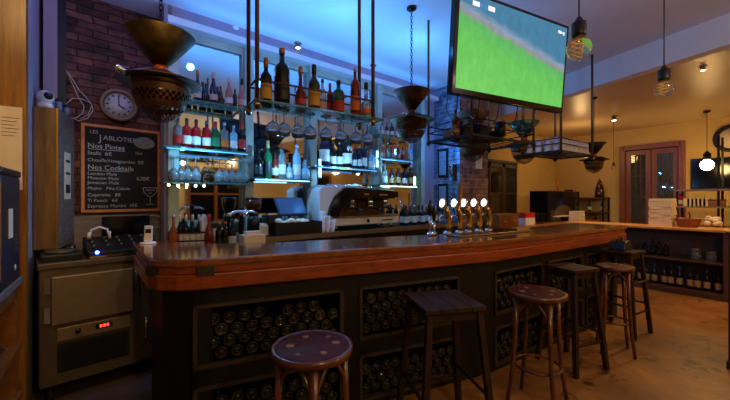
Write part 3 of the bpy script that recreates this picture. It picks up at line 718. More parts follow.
part('arm_knob', MB().ball((-.125, -.02, .265), .018), chrome, t)
X, Y, d = onY(246, 3.05, -.35)
t = thing('napkin_box', 'cream box of napkins beside the lever press', 'box', (X + .05, Y, WZ), .1)
part('box_body', MB().box(-.09, .09, -.05, .05, 0, .11), cream, t, .006); part('napkins', MB().box(-.06, .06, -.03, .03, .11, .135), paper, t)
# card reader on the bar corner
X, Y = .22, 2.93
t = thing('card_reader', 'small white card reader standing at the rounded bar corner', 'card reader', (X, Y, 1.081), -.3)
part('dock', MB().lathe([(.055, 0), (.05, .01)], n=18), white, t)
cr = part('reader_body', MB(Matrix.Translation((0, 0, .01)) @ Matrix.Rotation(-.15, 4, 'X')).box(-.026, .026, -.012, .012, 0, .12), white, t, .006)
part('reader_screen', MB(Matrix.Translation((0, 0, .01)) @ Matrix.Rotation(-.15, 4, 'X')).box(-.018, .018, -.014, -.0125, .065, .095), black, cr)
part('keypad', MB(Matrix.Translation((0, 0, .01)) @ Matrix.Rotation(-.15, 4, 'X')).box(-.018, .018, -.014, -.0125, .015, .055), cream, cr)

# ------------------------------------------------------------------ hanging bottle rack over the bar
def hanging_rack(label, x0, x1, y0, y1, z, rz, pr=.012, top=ZC, polemat=rust, rail=.115, glass=True, tops=None):
    t = thing('hanging_rack', label, 'rack', (x0, y0, z), rz); w = x1 - x0; dp = y1 - y0
    for i, (a, b) in enumerate(((0, 0), (w, 0), (0, dp), (w, dp))):
        part('pole', MB().lathe([(pr, -.05), (pr, (tops[i] if tops else top) - z)], (a, b, 0), 12), polemat, t)
    rl = MB()
    for h in ((rail,) if glass else (rail, rail * 1.8)):
        rl.tube([(0, 0, h), (w, 0, h)], .006).tube([(0, dp, h), (w, dp, h)], .006).tube([(0, 0, h), (0, dp, h)], .006).tube([(w, 0, h), (w, dp, h)], .006)
    part('guard_rail', rl, rust if glass else iron, t)
    if glass: part('shelf_pane', MB().box(-.02, w + .07, -.03, dp + .03, -.014, 0), shelf_gl, t, .002)
    else:
        gr = MB()
        for k in range(9): gr.box(0, w, dp * k / 8 - .004, dp * k / 8 + .004, -.008, 0)
        gr.box(-.01, .01, 0, dp, -.02, 0).box(w - .01, w + .01, 0, dp, -.02, 0).box(0, w, -.01, .01, -.02, 0).box(0, w, dp - .01, dp + .01, -.02, 0)
        part('tray_grid', gr, iron, t)
    for a, b in ((0, 0), (w, 0), (0, dp), (w, dp)):
        part('pole_collar', MB().lathe([(pr * 1.7, -.035), (pr * 1.7, -.01)], (a, b, 0), 12), brass if glass else iron, t)
    return t
RZ = 1.95
hanging_rack('brown poled hanging glass shelf of spirit bottles over the bar', .65, 1.43, 1.88, 2.05, RZ, -.045)
g = 'spirits on the hanging shelf'
rows = [(266, 48, 'wine', 5.8, 'dark', 'yellow', 'gold', 'dark bottle with large yellow label and gold neck, first on the hanging shelf', 1.98),
        (282, 60, 'spirit', 7.6, 'dark', 'black', 'gold', 'biggest black square shouldered bottle on the hanging shelf', 1.98),
        (300.5, 44, 'long', 5.4, 'redbrown', 'red', 'gold', 'red brown bottle with long gold neck on the hanging shelf', 1.97),
        (314, 48, 'wine', 6.0, 'olive', 'yellow', 'black', 'olive bottle with black capsule and yellow label on the hanging shelf', 1.97),
        (322.5, 38, 'spirit', 3.8, 'clear', 'pink', 'black', 'clear bottle with black cap behind the olive bottle', 2.05),
        (330, 35, 'slim', 3.2, 'redbrown', 'red', 'gold', 'small red brown bottle between the clear and green bottles', 2.05),
        (338.5, 36, 'spirit', 5.8, 'green', 'red', 'black', 'bright green bottle with red label on the hanging shelf', 1.97),
        (355, 50, 'spirit', 4.6, 'redbrown', 'orange', 'silver', 'red orange bottle with silver neck on the hanging shelf', 1.93),
        (366, 36, 'long', 5.2, 'clear', 'orange', 'black', 'clear bottle with orange label last on the hanging shelf', 1.92)]
for px, hpx, kind, rpx, g_, l_, c_, lab, yy in rows:
    X, Y, d = onY(px, yy + .03, -.045); h = hpx * d / F
    bottle(kind, h, rpx * d / F, g_, l_, c_, (X, Y, RZ + .001), lab, g)
# glasses under the hanging shelf
for i, px in enumerate([273, 284, 298, 310, 326, 341, 356, 368]):
    X, Y, d = onY(px, 2.0, -.045)
    o = bpy.data.objects.new('wine_glass', gm); COL.objects.link(o)
    o.rotation_euler = (PI, 0, 0); o.location = (X, Y, RZ - .016); o.scale = (1, 1, .75); tag(o, 'stemmed glass hanging upside down under the hanging glass shelf', 'glass', 'glasses under the hanging shelf')

# ------------------------------------------------------------------ television and the racks it hangs from
hanging_rack('black hanging rack of clutter behind the television', 2.55, 3.5, 1.88, 2.42, 1.98, -.06, .012, ZC, steel_d, .08, False)
tvm = Matrix.Translation((2.34, 1.364, 2.425)) @ Matrix.Rotation(-.16, 4, 'Z') @ Matrix.Rotation(.079, 4, 'X')
tv = thing('television', 'large black framed television tilted down over the bar showing a green football pitch', 'television')
tv.matrix_basis = tvm
TW, TH = 1.15, .6728
part('bezel', MB().box(-TW / 2, TW / 2, -.02, .03, -TH / 2, TH / 2), blackgl, tv, .006)
part('back_shell', MB().box(-TW / 2 + .1, TW / 2 - .1, .03, .07, -TH / 2 + .08, TH / 2 - .1), black, tv, .01)
def tv_mat():
    m, nt, b = newmat('football_broadcast'); tc = nt.nodes.new('ShaderNodeTexCoord'); s = nt.nodes.new('ShaderNodeSeparateXYZ'); nt.links.new(tc.outputs['Generated'], s.inputs[0])
    f = nt.nodes.new('ShaderNodeMath'); f.operation = 'MULTIPLY_ADD'; f.inputs[1].default_value = .36; nt.links.new(s.outputs['X'], f.inputs[0]); nt.links.new(s.outputs['Z'], f.inputs[2])
    mp = nt.nodes.new('ShaderNodeMapping'); mp.inputs['Scale'].default_value = (5, 1, 9); mp.inputs['Rotation'].default_value = (0, .33, 0); nt.links.new(tc.outputs['Generated'], mp.inputs[0])
    n = noise(nt, mp.outputs[0], 1.6, 5, .65, .5)
    ad = nt.nodes.new('ShaderNodeMath'); ad.operation = 'MULTIPLY_ADD'; ad.inputs[1].default_value = .14; nt.links.new(n, ad.inputs[0]); nt.links.new(f.outputs[0], ad.inputs[2])
    c = ramp(nt, ad.outputs[0], [(.0, rgb(120, 214, 100)), (.66, rgb(104, 200, 92)), (.84, rgb(96, 186, 104)), (.875, rgb(150, 150, 150)), (.93, rgb(140, 160, 185)), (1.0, rgb(70, 130, 165))])
    mp2 = nt.nodes.new('ShaderNodeMapping'); mp2.inputs['Scale'].default_value = (14, 1, 5); mp2.inputs['Rotation'].default_value = (0, .5, 0); nt.links.new(tc.outputs['Generated'], mp2.inputs[0])
    n2 = noise(nt, mp2.outputs[0], 1.3, 3, .6)
    mx = nt.nodes.new('ShaderNodeMix'); mx.data_type = 'RGBA'; mx.blend_type = 'MULTIPLY'; mx.inputs['Factor'].default_value = .6
    nt.links.new(c, mx.inputs['A']); nt.links.new(ramp(nt, n2, [(.35, (.72, .8, .75, 1)), (.7, (1.15, 1.05, 1.15, 1))]), mx.inputs['B'])
    b.inputs['Base Color'].default_value = (.01, .01, .01, 1); b.inputs['Roughness'].default_value = .4; b.inputs['Specular IOR Level'].default_value = .1
    nt.links.new(mx.outputs['Result'], b.inputs['Emission Color']); b.inputs['Emission Strength'].default_value = 1.0
    return m
sc = part('screen', MB().box(-TW / 2 + .03, TW / 2 - .03, -.024, -.0205, -TH / 2 + .04, TH / 2 - .025), tv_mat(), tv)
wem = plain('broadcast_white', rgb(240, 244, 250), .5, emit=(.9, .95, 1, 1), es=.8); bem = plain('broadcast_blue', rgb(60, 110, 200), .5, emit=(.1, .3, .8, 1), es=.6)
part('score_graphic', MB().box(-.44, -.38, -.0265, -.0245, .245, .275).box(-.30, -.24, -.0265, -.0245, .245, .275).box(.44, .475, -.0265, -.0245, .255, .275).box(.475, .50, -.0265, -.0245, .26, .266).box(.5, .512, -.0265, -.0245, .25, .275), wem, sc)
part('team_badge', MB().box(-.37, -.345, -.0265, -.0245, .25, .27).box(-.335, -.31, -.0265, -.0245, .25, .27), bem, sc)
part('mount_arm', MB().tube([(0, .07, 0), (0, .25, .02), (.15, .42, .03)], .02).tube([(0, .25, .02), (0, .25, .74)], .02), iron, tv)
# cables behind the television
cab = MB()
for k in range(5):
    x = -.45 + k * .2; cab.tube([(x, .05, -.25), (x + .03, .1, -.42), (x + .09, .2, -.46 + .03 * (k % 2)), (x + .14, .34, -.36), (x + .2, .4, -.2)], .004, 6)
part('cable', cab, black, tv)
# clutter on that rack
RB = 1.982
def rb(px, y=2.1): return onY(px, y + .17, -.06)
X, Y, d = rb(449, 2.2); t = thing('carton_of_supplies', 'small brown carton on the rack behind the television', 'carton', (X + .05, Y, RB), -.2)
part('carton_body', MB().box(-.06, .09, -.07, .07, 0, .085), mid_wood, t, .004); part('carton_flap', MB().box(-.06, .09, -.11, -.07, .08, .084), mid_wood, t)
for px, lab in ((452, 'amber bottle lying near the carton on the rack behind the television'),):
    X, Y, d = rb(px, 2.05); bottle('spirit', .24, .035, 'amber', 'tan', 'black', (X + .05, Y, RB), lab)
for k, (px, lab, m, s) in enumerate([(478, 'black speaker box under the television on the clutter rack', black, .11), (494, 'dark router box beside the speaker on the clutter rack', iron, .08)]):
    X, Y, d = rb(px, 2.05); t = thing('speaker_box' if k == 0 else 'router_box', lab, 'electronics', (X, Y, RB), .2)
    part('case', MB().box(-s, s, -.07, .07, 0, s * 1.2), m, t, .006); part('grille', MB().box(-s * .8, s * .8, -.073, -.07, .01, s), rubber, t)
for k, px in enumerate((502, 509, 516)):
    X, Y, d = onY(px, 2.2 + .17, -.06)
    if X < 3.45: bottle('spirit', .17, .032, ['green', 'clear', 'amber'][k], 'white', 'black', (X, Y, RB), ['small green bottle', 'small clear bottle', 'small amber bottle'][k] + ' on the clutter rack beside the television corner')

for k, (px, yy, h, lab) in enumerate([(458, 2.3, .16, 'tall dark tin beside the brown carton on the clutter rack'), (466, 2.25, .1, 'low dark tin behind the carton on the clutter rack'), (487, 2.3, .14, 'dark round canister between speaker and router on the clutter rack'), (500, 2.0, .12, 'dark round canister before the small bottles on the clutter rack')]):
    X, Y, d = rb(px, yy - .17)
    if 2.6 < X < 3.45:
        t = thing('storage_tin', lab, 'tin', (X, Y, RB)); part('tin_body', MB().lathe([(.05, 0), (.05, h)], n=16), [black, rust, G['green'], iron][k], t); part('tin_lid', MB().lathe([(.053, h), (.05, h + .015)], n=16), steel, t)
# glass rack further on
rc = hanging_rack('black wire hanging tray of tumblers beyond the television', 4.05, 4.85, 1.80, 2.25, 1.95, -.02, .014, ZC, steel_d, .075, False)
tm = MB().lathe([(.042, 0), (.036, .15), (.03, .15), (.036, .004), (.001, .004)], n=12, cap=False).mesh('tumbler', plain('tumbler_glass', rgb(235, 225, 225), .2, 0, .1, 20, .15))
for r_ in range(4):
    for k in range(8):
        u, v = .05 + k * .1, .06 + r_ * .11; x = 4.05 + u * math.cos(-.02) - v * math.sin(-.02); y = 1.80 + u * math.sin(-.02) + v * math.cos(-.02)
        o = link('tumbler', tm, None, (x, y, 1.951)); tag(o, 'pale tumbler in the black wire tray hanging beyond the television', 'glass', 'tumblers in the hanging wire tray')

# ------------------------------------------------------------------ colander lamps
def colander_lamp(loc, s, label, fm, dm_, top=ZC, tilt=0):
    t = thing('colander_lamp', label, 'lamp', loc, tilt); t.scale = (s, s, s)
    ch = MB(); z = .27; k = 0; zt = (top - loc[2]) / s
    while z < zt - .02:
        pts = []
        for q in range(8):
            a = 2 * PI * q / 8; u, v = .011 * math.cos(a), .02 * math.sin(a)
            pts.append((u, 0, z + v) if k % 2 else (0, u, z + v))
        ch.tube(pts, .0035, 5, closed=True); z += .031; k += 1
    part('chain', ch, iron, t)
    part('ceiling_rose', MB().lathe([(.05, zt), (.05, zt - .02), (.01, zt - .04)], n=16), iron, t)
    part('funnel_shade', MB().lathe([(.185, .262), (.19, .255), (.04, .07), (.035, .07), (.18, .255), (.185, .262)], n=32, cap=False), fm, t, 0)
    part('rim_hook', MB().tube([(-.16, 0, .25), (0, 0, .285), (.16, 0, .25)], .004, 6), iron, t)
    part('glass_neck', MB().lathe([(.036, .022), (.04, .045), (.036, .075)], n=18), amber, t)
    part('wide_dish', MB().lathe([(.03, .022), (.12, .018), (.225, -.03), (.23, -.036), (.222, -.036), (.12, .01), (.03, .014)], n=36, cap=False), dm_, t)
    n = 56; prof = []
    for j in range(17):
        a = PI / 2 * j / 16; prof.append((max(.155 * math.cos(a), .004), -.06 - .21 * math.sin(a)))
    part('colander_bowl', MB().lathe(prof, n=n, cap=False, skip=lambda j, i: (2 <= j <= 4 or 7 <= j <= 13) and ((i + j) % 2 == 0)), bronze, t)
    part('bowl_band', MB().lathe([(.156, -.03), (.160, -.065), (.152, -.065)], n=36, cap=False), fm, t)
    part('spout_lip', MB().tube([(-.2, 0, -.03), (-.235, 0, -.025), (-.255, 0, -.015)], .03, 10, r1=.012), chrome, t)
    bl = MB().ball((0, 0, -.045), .022, 12)
    part('bulb', bl, filament, t)
    return t
X, Y, d = onY(161, 2.32); colander_lamp((X, Y, zz(78, d)), d * 38 / F / .23, 'big brass funnel and colander lamp hanging over the rounded bar end', oldbrass, bronze, ZC, .5)
X, Y, d = onY(411.5, 2.35); colander_lamp((X, Y, zz(117, d)), d * 22.5 / F / .23, 'bronze funnel and colander lamp hanging beside the television', bronze, bronze, ZC, .5)
X, Y, d = onY(473, 2.55); colander_lamp((X, Y, zz(137, d)), d * 21 / F / .23, 'funnel lamp half hidden under the television', bronze, oldbrass, ZC, .3)
X, Y, d = onY(524, 2.3); colander_lamp((X, Y, zz(143, d)), d * 18 / F / .23, 'green funnel lamp hanging at the corner of the television', plain('green_enamel', rgb(30, 70, 48), .3, .3), bronze, ZC, .3)
X, Y, d = onY(594, 2.1); colander_lamp((X, Y, zz(158, d)), d * 13 / F / .23, 'far small funnel lamp over the end of the bar', iron, iron, ZW, .3)

# ------------------------------------------------------------------ bulbs
def pendant(px, py, rpx, d, label, top, lit=False, capl=None):
    A, B = ray(px); X, Y = A * d, B * d; z = zz(py, d); r = rpx * d / F
    t = thing('pendant_bulb', label, 'lamp', (X, Y, z))
    part('bulb_globe', MB().lathe([(max(r * math.sin(PI * j / 12), 1e-4) if j < 10 else r * (.5 - .1 * (j - 10)), (-r * math.cos(PI * j / 12)) if j < 10 else r * (.87 + .12 * (j - 10))) for j in range(13)], n=24, cap=False), bulb_glow if lit else bulb_gl, t)
    if not lit:
        fi = MB(); pts = [(r * .45 * math.cos(a * 2.1), r * .45 * math.sin(a * 2.1), r * (-.45 + a * .09)) for a in range(12)]
        fi.tube(pts, r * .035, 5); part('filament', fi, filament, t)
        part('neck_collar', MB().lathe([(r * .42, r * .85), (r * .42, r * 1.08)], n=16), brass, t)
    part('lamp_socket', MB().lathe([(r * .55, r * 1.02), (r * .58, r * 1.2), (r * .58, r * 2.2), (r * .4, r * 2.3), (r * .18, r * 2.7)], n=18), black, t)
    part('cord', MB().tube([(0, 0, r * 2.6), (r * .03, 0, (top - z) * .5), (0, 0, top - z)], .004, 6), black, t)
    part('ceiling_rose', MB().lathe([(.045, top - z), (.05, top - z - .02), (.01, top - z - .04)], n=16), black, t)
    return X, Y, z
pendant(579, 48.5, 11.5, 1.9, 'unlit clear globe bulb hanging beside the television corner', ZC)
pendant(664, 89, 8.6, 2.55, 'unlit clear bulb hanging lowest in front of the ceiling beam', ZC)
LX, LY, LZ = pendant(707, 165, 5.2, 5.9, 'glowing bulb on a thin cord before the far shelves', ZW, True)
pendant(613.5, 168, 2.2, 6.6, 'small dark bulb hanging by the door frame', ZW)
# ceiling spots
def spot(px, py, top, label, down=True, s=1):
    d = F * (top - EYE) / (HY - py); A, B = ray(px)
    t = thing('ceiling_spotlight', label, 'spotlight', (A * d, B * d, top))
    part('spot_plate', MB().lathe([(.06 * s, 0), (.06 * s, -.012)], n=18), steel, t)
    part('spot_head', MB().lathe([(.03 * s, -.012), (.035 * s, -.05 * s), (.04 * s, -.08 * s)], n=18), steel, t)
    part('spot_lens', MB().lathe([(.034 * s, -.0805 * s), (.03 * s, -.086 * s)], n=18), spot_glow, t)
    return A * d, B * d
spot(298, 43, ZC, 'small lit ceiling spotlight above the black square shouldered bottle', s=.7)
spot(373, 65, ZC, 'small lit ceiling spotlight beside the front pole of the hanging shelf', s=.7)
spot(614, 116, ZW, 'round lit ceiling spotlight in front of the red brown door')
spot(703, 66, ZW, 'small ceiling spotlight over the far shelves', s=.6)
d = F * (ZC - EYE) / (HY - 27); A, B = ray(235); single('smoke_detector', MB().lathe([(.04, 0), (.04, -.02), (.025, -.035)], n=16), white, 'small grey ceiling sensor near the top of the mirrored wall', 'detector', (A * d, B * d, ZC))

# ------------------------------------------------------------------ chalkboard, clock, cables
Mw = Matrix.Translation((0, 3.95, 0)) @ Matrix.Rotation(ang, 4, 'Z')
ca = math.cos(ang)
bl_, br_ = -.211 / ca, .397 / ca
bo = thing('chalkboard_menu', 'black chalkboard menu in a pale wooden frame on the brick wall', 'chalkboard', tuple(Mw @ Vector((bl_, -.035, 1.28))), ang)
BW, BH = br_ - bl_, .787
part('slate_panel', MB().box(.015, BW - .015, 0, .03, .015, BH - .015), slate, bo)
fr = MB().box(0, BW, -.008, .033, 0, .026).box(0, BW, -.008, .033, BH - .026, BH).box(0, .026, -.008, .033, .026, BH - .026).box(BW - .026, BW, -.008, .033, .026, BH - .026)
part('board_frame', fr, board_frame, bo, .003)
tx = MB()
for s_, sz, x, z in [('LES', .042, .06, .705), ('J', .085, .125, .64), ('ABLOTIERS', .058, .155, .655), ('Nos Pintes', .062, .045, .575), ('Stella  6€', .046, .045, .515), ('50cl', .036, .4, .545),
                     ('Chouffe/Hoegaarden  8€', .042, .045, .455), ('Nos Cocktails', .06, .045, .385), ('London Mule', .04, .045, .335), ('Moscow Mule', .04, .045, .295), ('6,50€', .046, .41, .30),
                     ('Jamaican Mule', .04, .045, .255), ('Mojito   Piña Colada', .038, .045, .205), ('Caipirinha   8€', .04, .045, .145), ('Ti Punch   6€', .04, .045, .095), ('Espresso Martini  10€', .042, .045, .045)]:
    tx = MB(); add_text(tx, s_, sz, x, z, -.002); part('chalk_line', tx, chalk, bo)
part('chalk_underline', MB().box(.05, .32, -.003, -.001, .563, .567), chalk, bo); part('chalk_underline', MB().box(.05, .36, -.003, -.001, .373, .377), chalk, bo)
cg = MB(); cx, cz = .525, .17
cg.tube([(cx - .06, -.003, cz + .06), (cx - .055, -.003, cz + .02), (cx - .02, -.003, cz - .02), (cx, -.003, cz - .03), (cx + .02, -.003, cz - .02), (cx + .055, -.003, cz + .02), (cx + .06, -.003, cz + .06)], .003, 5)
cg.tube([(cx - .062, -.003, cz + .06), (cx + .062, -.003, cz + .06)], .003, 5).tube([(cx, -.003, cz - .03), (cx, -.003, cz - .1)], .003, 5).tube([(cx - .035, -.003, cz - .102), (cx + .035, -.003, cz - .102)], .003, 5)
add_text(cg, 'Apéritif', .026, cx - .04, cz + .03, -.002); add_text(cg, '6€', .026, cx - .015, cz + .0, -.002)
part('chalk_glass_drawing', cg, chalk, bo)
pl2 = MB(Matrix.Translation((.475, -.003, .66)) @ Matrix.Rotation(.5, 4, 'Y'))
pl2.lathe([(.001, .003), (.045, .003), (.07, 0)], n=28, ax='y', cap=False)
for i in range(len(pl2.v)): 
    v = pl2.v[i]; pl2.v[i] = (.475 + (v[0] - .475) * 1.25, v[1], .66 + (v[2] - .66) * .8)
part('chalk_plate_drawing', pl2, plain('smudged_chalk', rgb(150, 150, 156), .9, 0, .5, 90), bo)
# clock
X, Y, d = onY(118.5, 3.95, .14); z = zz(106, d)
ck = thing('wall_clock', 'round wall clock with white dial and dark wooden rim above the chalkboard', 'clock', (X, Y - .01, z), ang)
part('clock_rim', MB().lathe([(.135, 0), (.15, .03), (.145, .05), (.115, .045), (.11, .02)], n=36, ax='y', cap=False), wood('clock_rim_wood', rgb(96, 72, 56), rgb(134, 104, 80), (4, 4, 4), .4), ck)
part('clock_dial', MB().lathe([(.112, 0), (.112, .022)], n=36, ax='y'), plain('bluish_dial', rgb(190, 196, 214), .5), ck)
tk = MB()
for k in range(12):
    a = 2 * PI * k / 12; m_ = Matrix.Translation((0, 0, 0)) @ Matrix.Rotation(a, 4, 'Y'); q = MB(m_).box(-.005, .005, -.025, -.022, .078, .098); tk.v += q.v
    o_ = len(tk.v) - 8
    for f_, i_ in zip(q.f, q.mi): tk.f.append([o_ + j for j in f_]); tk.mi.append(0); tk.smooth.append(False)
part('hour_mark', tk, ink, ck)
part('clock_hand', MB(Matrix.Rotation(-.05, 4, 'Y')).box(-.004, .004, -.029, -.026, -.01, .085).box(-.003, .003, -.03, -.027, -.01, .03), ink, ck)
part('clock_hand', MB(Matrix.Rotation(2.1, 4, 'Y')).box(-.004, .004, -.032, -.029, -.01, .055), ink, ck)
# cables on the brick wall
def pw(px, py, dy=.02):
    X, Y, d = onY(px, 3.95 - dy, .14); return (X, Y, zz(py, d))
cb_ = MB()
cb_.tube([pw(*p, .03) for p in [(57, 63), (62, 66), (68, 74), (72, 83), (76, 92), (80, 100), (84, 106), (83, 113), (76, 118), (68, 118), (64, 112), (66, 104), (73, 98), (82, 99), (91, 103), (93, 110), (88, 118), (79, 121), (70, 117)]], .004, 7)
cb_.tube([pw(*p, .05) for p in [(58, 65), (66, 70), (73, 80), (79, 90), (86, 97), (92, 105), (88, 115), (80, 119)]], .0035, 6)
single('white_cable', cb_, plain('pale_cable', rgb(190, 180, 190), .5), 'coiled pale cable hanging on the brick wall beside the clock', 'cable')
ab = MB(); q = pw(57, 63, .04)
ab.box(q[0] - .025, q[0] + .06, q[1] - .03, q[1] + .0, q[2] - .015, q[2] + .01).box(q[0] + .0, q[0] + .03, q[1] - .03, q[1], q[2] - .42, q[2] - .015)
single('cable_duct', ab, plain('teal_duct', rgb(30, 60, 80), .4), 'slim teal cable duct running down the dark corner of the brick wall', 'duct')
cb2 = MB().tube([pw(*p, .06) for p in [(146, 218), (152, 215), (160, 217), (164, 222), (160, 227), (152, 228), (147, 224)]], .006, 6)
single('looped_cable', cb2, plain('pale_cable_b', rgb(180, 170, 170), .5), 'small pale cable loop beside the monitor under the chalkboard', 'cable')
# white wall strip of grey boards under the board and a monitor
struct('trim_1_boards', MB().box(-.42, .44, -.022, 0, .9, 1.255), grey_wood, loc=(0, 3.95, 0), rz=ang)
X, Y, d = onY(127, 3.82, .14); t = thing('monitor', 'small black monitor leaning on the boards under the chalkboard', 'monitor', (X, Y, .975), ang)
zt = zz(216, d) - .975; w = 17 * d / F / .85
part('monitor_case', MB().box(-w, w, 0, .03, .10, zt), blackgl, t, .005); part('monitor_stand', MB().box(-.02, .02, 0, .02, .0, .12).box(-.08, .08, -.05, .06, 0, .012), black, t)

struct('trim_3_post', MB().box(-.455, -.37, -.12, -.0, 0, ZC), plaster, loc=(0, 3.95, 0), rz=ang)
struct('trim_4_post', MB().box(-.37, -.315, -.10, -.0, 0, ZC), plain('dark_blue_shade', rgb(20, 20, 34), .6), loc=(0, 3.95, 0), rz=ang)  # dark strip standing in for the shadow beside the bricks
# locker box at the left end of the brick wall
lk = thing('wall_locker', 'tall narrow varnished wooden wall box beside the brick wall', 'cabinet')
x0, x1, y0, y1, z0, z1 = -.458, -.325, 3.5, 3.9, 1.02, 2.09
part('locker_body', MB().prism([(x0, y0), (x1, y0), (x1 + .075, y1), (x0, y1)], z0, z1), grey_wood, lk, .004)
part('locker_door', MB().box(x0 + .002, x1 - .002, y0 - .02, y0, z0 + .005, z1 - .005), locker_wood, lk, .004, 'varnished amber wooden door')
part('hinge_strip', MB().box(x1 - .004, x1 + .008, y0 - .022, y0 + .004, z0, z1), brass, lk)
t = MB(Matrix.Translation((x1 + .05, y0 + .22, 1.5)) @ Matrix.Rotation(-.185, 4, 'Z'))
single('wall_notice', MB().box(-.002, .002, -.07, .07, 0, .38).box(.002, .0035, -.05, .05, .05, .12, 1).box(.002, .0035, -.05, .05, .2, .22, 1).box(.002, .0035, -.05, .05, .3, .32, 1), [paper, ink], 'white notice strip stuck to the side of the wooden wall box', 'notice',
       (x1 + .044, y0 + .22, 1.40), -.185)
cm = thing('security_camera', 'white dome security camera on top of the wooden wall box', 'camera', (-.40, 3.56, z1))
part('camera_base', MB().lathe([(.045, 0), (.05, .02), (.045, .04)], n=20), white, cm); hd = part('camera_head', MB().ball((0, 0, .085), .055, 18), white, cm)
part('camera_lens', MB(Matrix.Translation((.022, -.036, .092)) @ Matrix.Rotation(.55, 4, 'Z')).lathe([(.03, 0), (.026, .014), (.01, .018)], n=18, ax='y'), blackgl, hd)
for k, (x, h, lab) in enumerate([(-.325, .11, 'grey blue canister beside the security camera'), (-.285, .08, 'short blue canister at the end of the wooden wall box')]):
    t = thing('canister', lab, 'canister', (x - .005, 3.66 + k * .08, z1)); part('canister_body', MB().lathe([(.022, 0), (.022, h * .8)], n=14), plain('grey_blue_tin%d' % k, rgb(110, 125, 160), .35), t)
    part('canister_lid', MB().lathe([(.024, h * .8), (.02, h)], n=14), black, t)

# ------------------------------------------------------------------ oven under the chalkboard
ov = thing('counter_oven', 'stainless under counter oven with red display below the chalkboard', 'oven', (-.385, 3.16, 0), .14)
Wd = .56; D = .62
part('worktop', MB().box(-.01, .80, -.02, D + .02, .925, .965), steel_d, ov, .005)
part('carcass', MB().box(0, Wd, 0, D, .12, .925).box(Wd, .78, .0, D, .12, .925), steel_d, ov, .004)
dr_ = part('oven_door', MB().box(.06, Wd - .035, -.03, -.001, .54, .87), steel, ov, .006)
part('door_handle', MB().tube([(Wd - .02, -.035, .70), (Wd - .02, -.06, .72), (Wd - .02, -.06, .84), (Wd - .02, -.035, .86)], .008), steel_d, dr_)
part('hinge', MB().box(.025, .055, -.02, 0, .56, .66).box(.025, .055, -.02, 0, .76, .86), chrome, ov)
cp = part('control_panel', MB().box(.09, Wd - .05, -.015, 0, .42, .51), steel, ov, .003)
part('display', MB().box(.30, .40, -.018, -.0155, .455, .49), black, cp)
part('red_digits', MB().box(.325, .338, -.0195, -.0185, .463, .482).box(.345, .358, -.0195, -.0185, .463, .482).box(.365, .378, -.0195, -.0185, .463, .482), led_red, cp)
part('knob', MB().lathe([(.018, 0), (.015, .018)], (.2, -.015, .47), 14, ax='y'), black, cp)
part('vent_grille', MB().box(.09, Wd - .05, -.004, 0, .20, .40), rubber, ov)
gr = MB()
for k in range(9): gr.box(.11, Wd - .07, -.008, -.004, .215 + k * .02, .222 + k * .02)
part('grille_slat', gr, iron, ov)
sd = part('side_door', MB().box(Wd + .02, .76, -.02, -.001, .15, .9), steel_d, ov, .005)
part('side_handle', MB().tube([(Wd + .05, -.02, .3), (Wd + .05, -.05, .32), (Wd + .05, -.05, .46), (Wd + .05, -.02, .48)], .008), chrome, sd)
for x, y in ((.06, .06), (.7, .06), (.06, D - .06), (.7, D - .06)): part('caster', MB().lathe([(.02, 0), (.022, .04), (.015, .12)], (x, y, 0), 12), rubber, ov)
# turntable gear on top
def ovp(x, y): 
    v = Matrix.Rotation(.14, 4, 'Z') @ Vector((x, y, 0)); return (-.385 + v.x, 3.16 + v.y, .966)
t = thing('mixing_deck', 'black mixer console with glowing blue indicator on the oven top', 'mixer', ovp(.5, .13), .14)
part('console_body', MB().prism_x([(-.13, 0), (.25, 0), (.25, .13), (-.13, .05)], -.24, .2), black, t, .008)
kb = MB()
for i in range(5):
    for j in range(3): kb.lathe([(.011, 0), (.009, .018)], (-.2 + i * .085, -.04 + j * .09, .075 + j * .02), 8)
part('control_knob', kb, steel_d, t); part('front_strip', MB().box(-.235, .195, -.14, -.13, .005, .02), chrome, t)
part('indicator', MB().ball((-.19, -.135, .045), .012, 10), led_dot, t)
t = thing('turntable', 'flat black turntable beside the mixer on the oven top', 'turntable', ovp(.12, .2), .14)
part('deck_body', MB().box(-.11, .11, -.16, .18, 0, .045), black, t, .006); part('platter', MB().lathe([(.09, .045), (.09, .058), (.086, .062)], n=24), steel_d, t)
part('tone_arm', MB().tube([(.09, .12, .05), (.09, .12, .08), (.06, -.02, .075)], .006), chrome, t)
t = thing('headphones', 'tangle of white cable and headphones lying on the mixer', 'headphones', ovp(.36, .3))
part('headband', MB().tube([(-.06, 0, .14), (-.05, 0, .19), (0, 0, .21), (.05, 0, .19), (.06, 0, .14)], .009), white, t)
part('ear_pad', MB().lathe([(.03, -.01), (.035, .01)], (-.065, 0, .14), 12, ax='x').lathe([(.03, -.01), (.035, .01)], (.065, 0, .14), 12, ax='x'), cream, t)

# ------------------------------------------------------------------ sideboard, coffee vendor and menu at the left edge
sb = thing('sideboard', 'wooden sideboard with open shelves against the amber panelled partition', 'sideboard', (-.435, 1.9, 0), 0)
part('sideboard_top', MB().box(-.6, .0, 0, 1.08, .885, .93), grey_wood, sb, .006)
part('apron', MB().box(-.57, -.03, .02, 1.06, .80, .885), mid_wood, sb)
for y in (.02, .50, 1.0): part('upright', MB().box(-.56, -.02, y, y + .05, 0, .80), mid_wood, sb)
for z in (.2, .5): part('shelf_board', MB().box(-.57, .0, .02, 1.06, z, z + .025), mid_wood, sb, .003)
for k, (y, z, lab) in enumerate([(.2, .525, 'grey ceramic dish on the upper sideboard shelf'), (.28, .225, 'grey ceramic dish on the lower sideboard shelf'), (.78, .525, 'dark dish on the upper sideboard shelf near the partition')]):
    single('dish', MB().lathe([(.06, 0), (.12, .05), (.115, .05), (.055, .006), (.001, .006)], n=22, cap=False), steel_d, lab, 'dish', (-.58, 1.9 + y, z + .001))
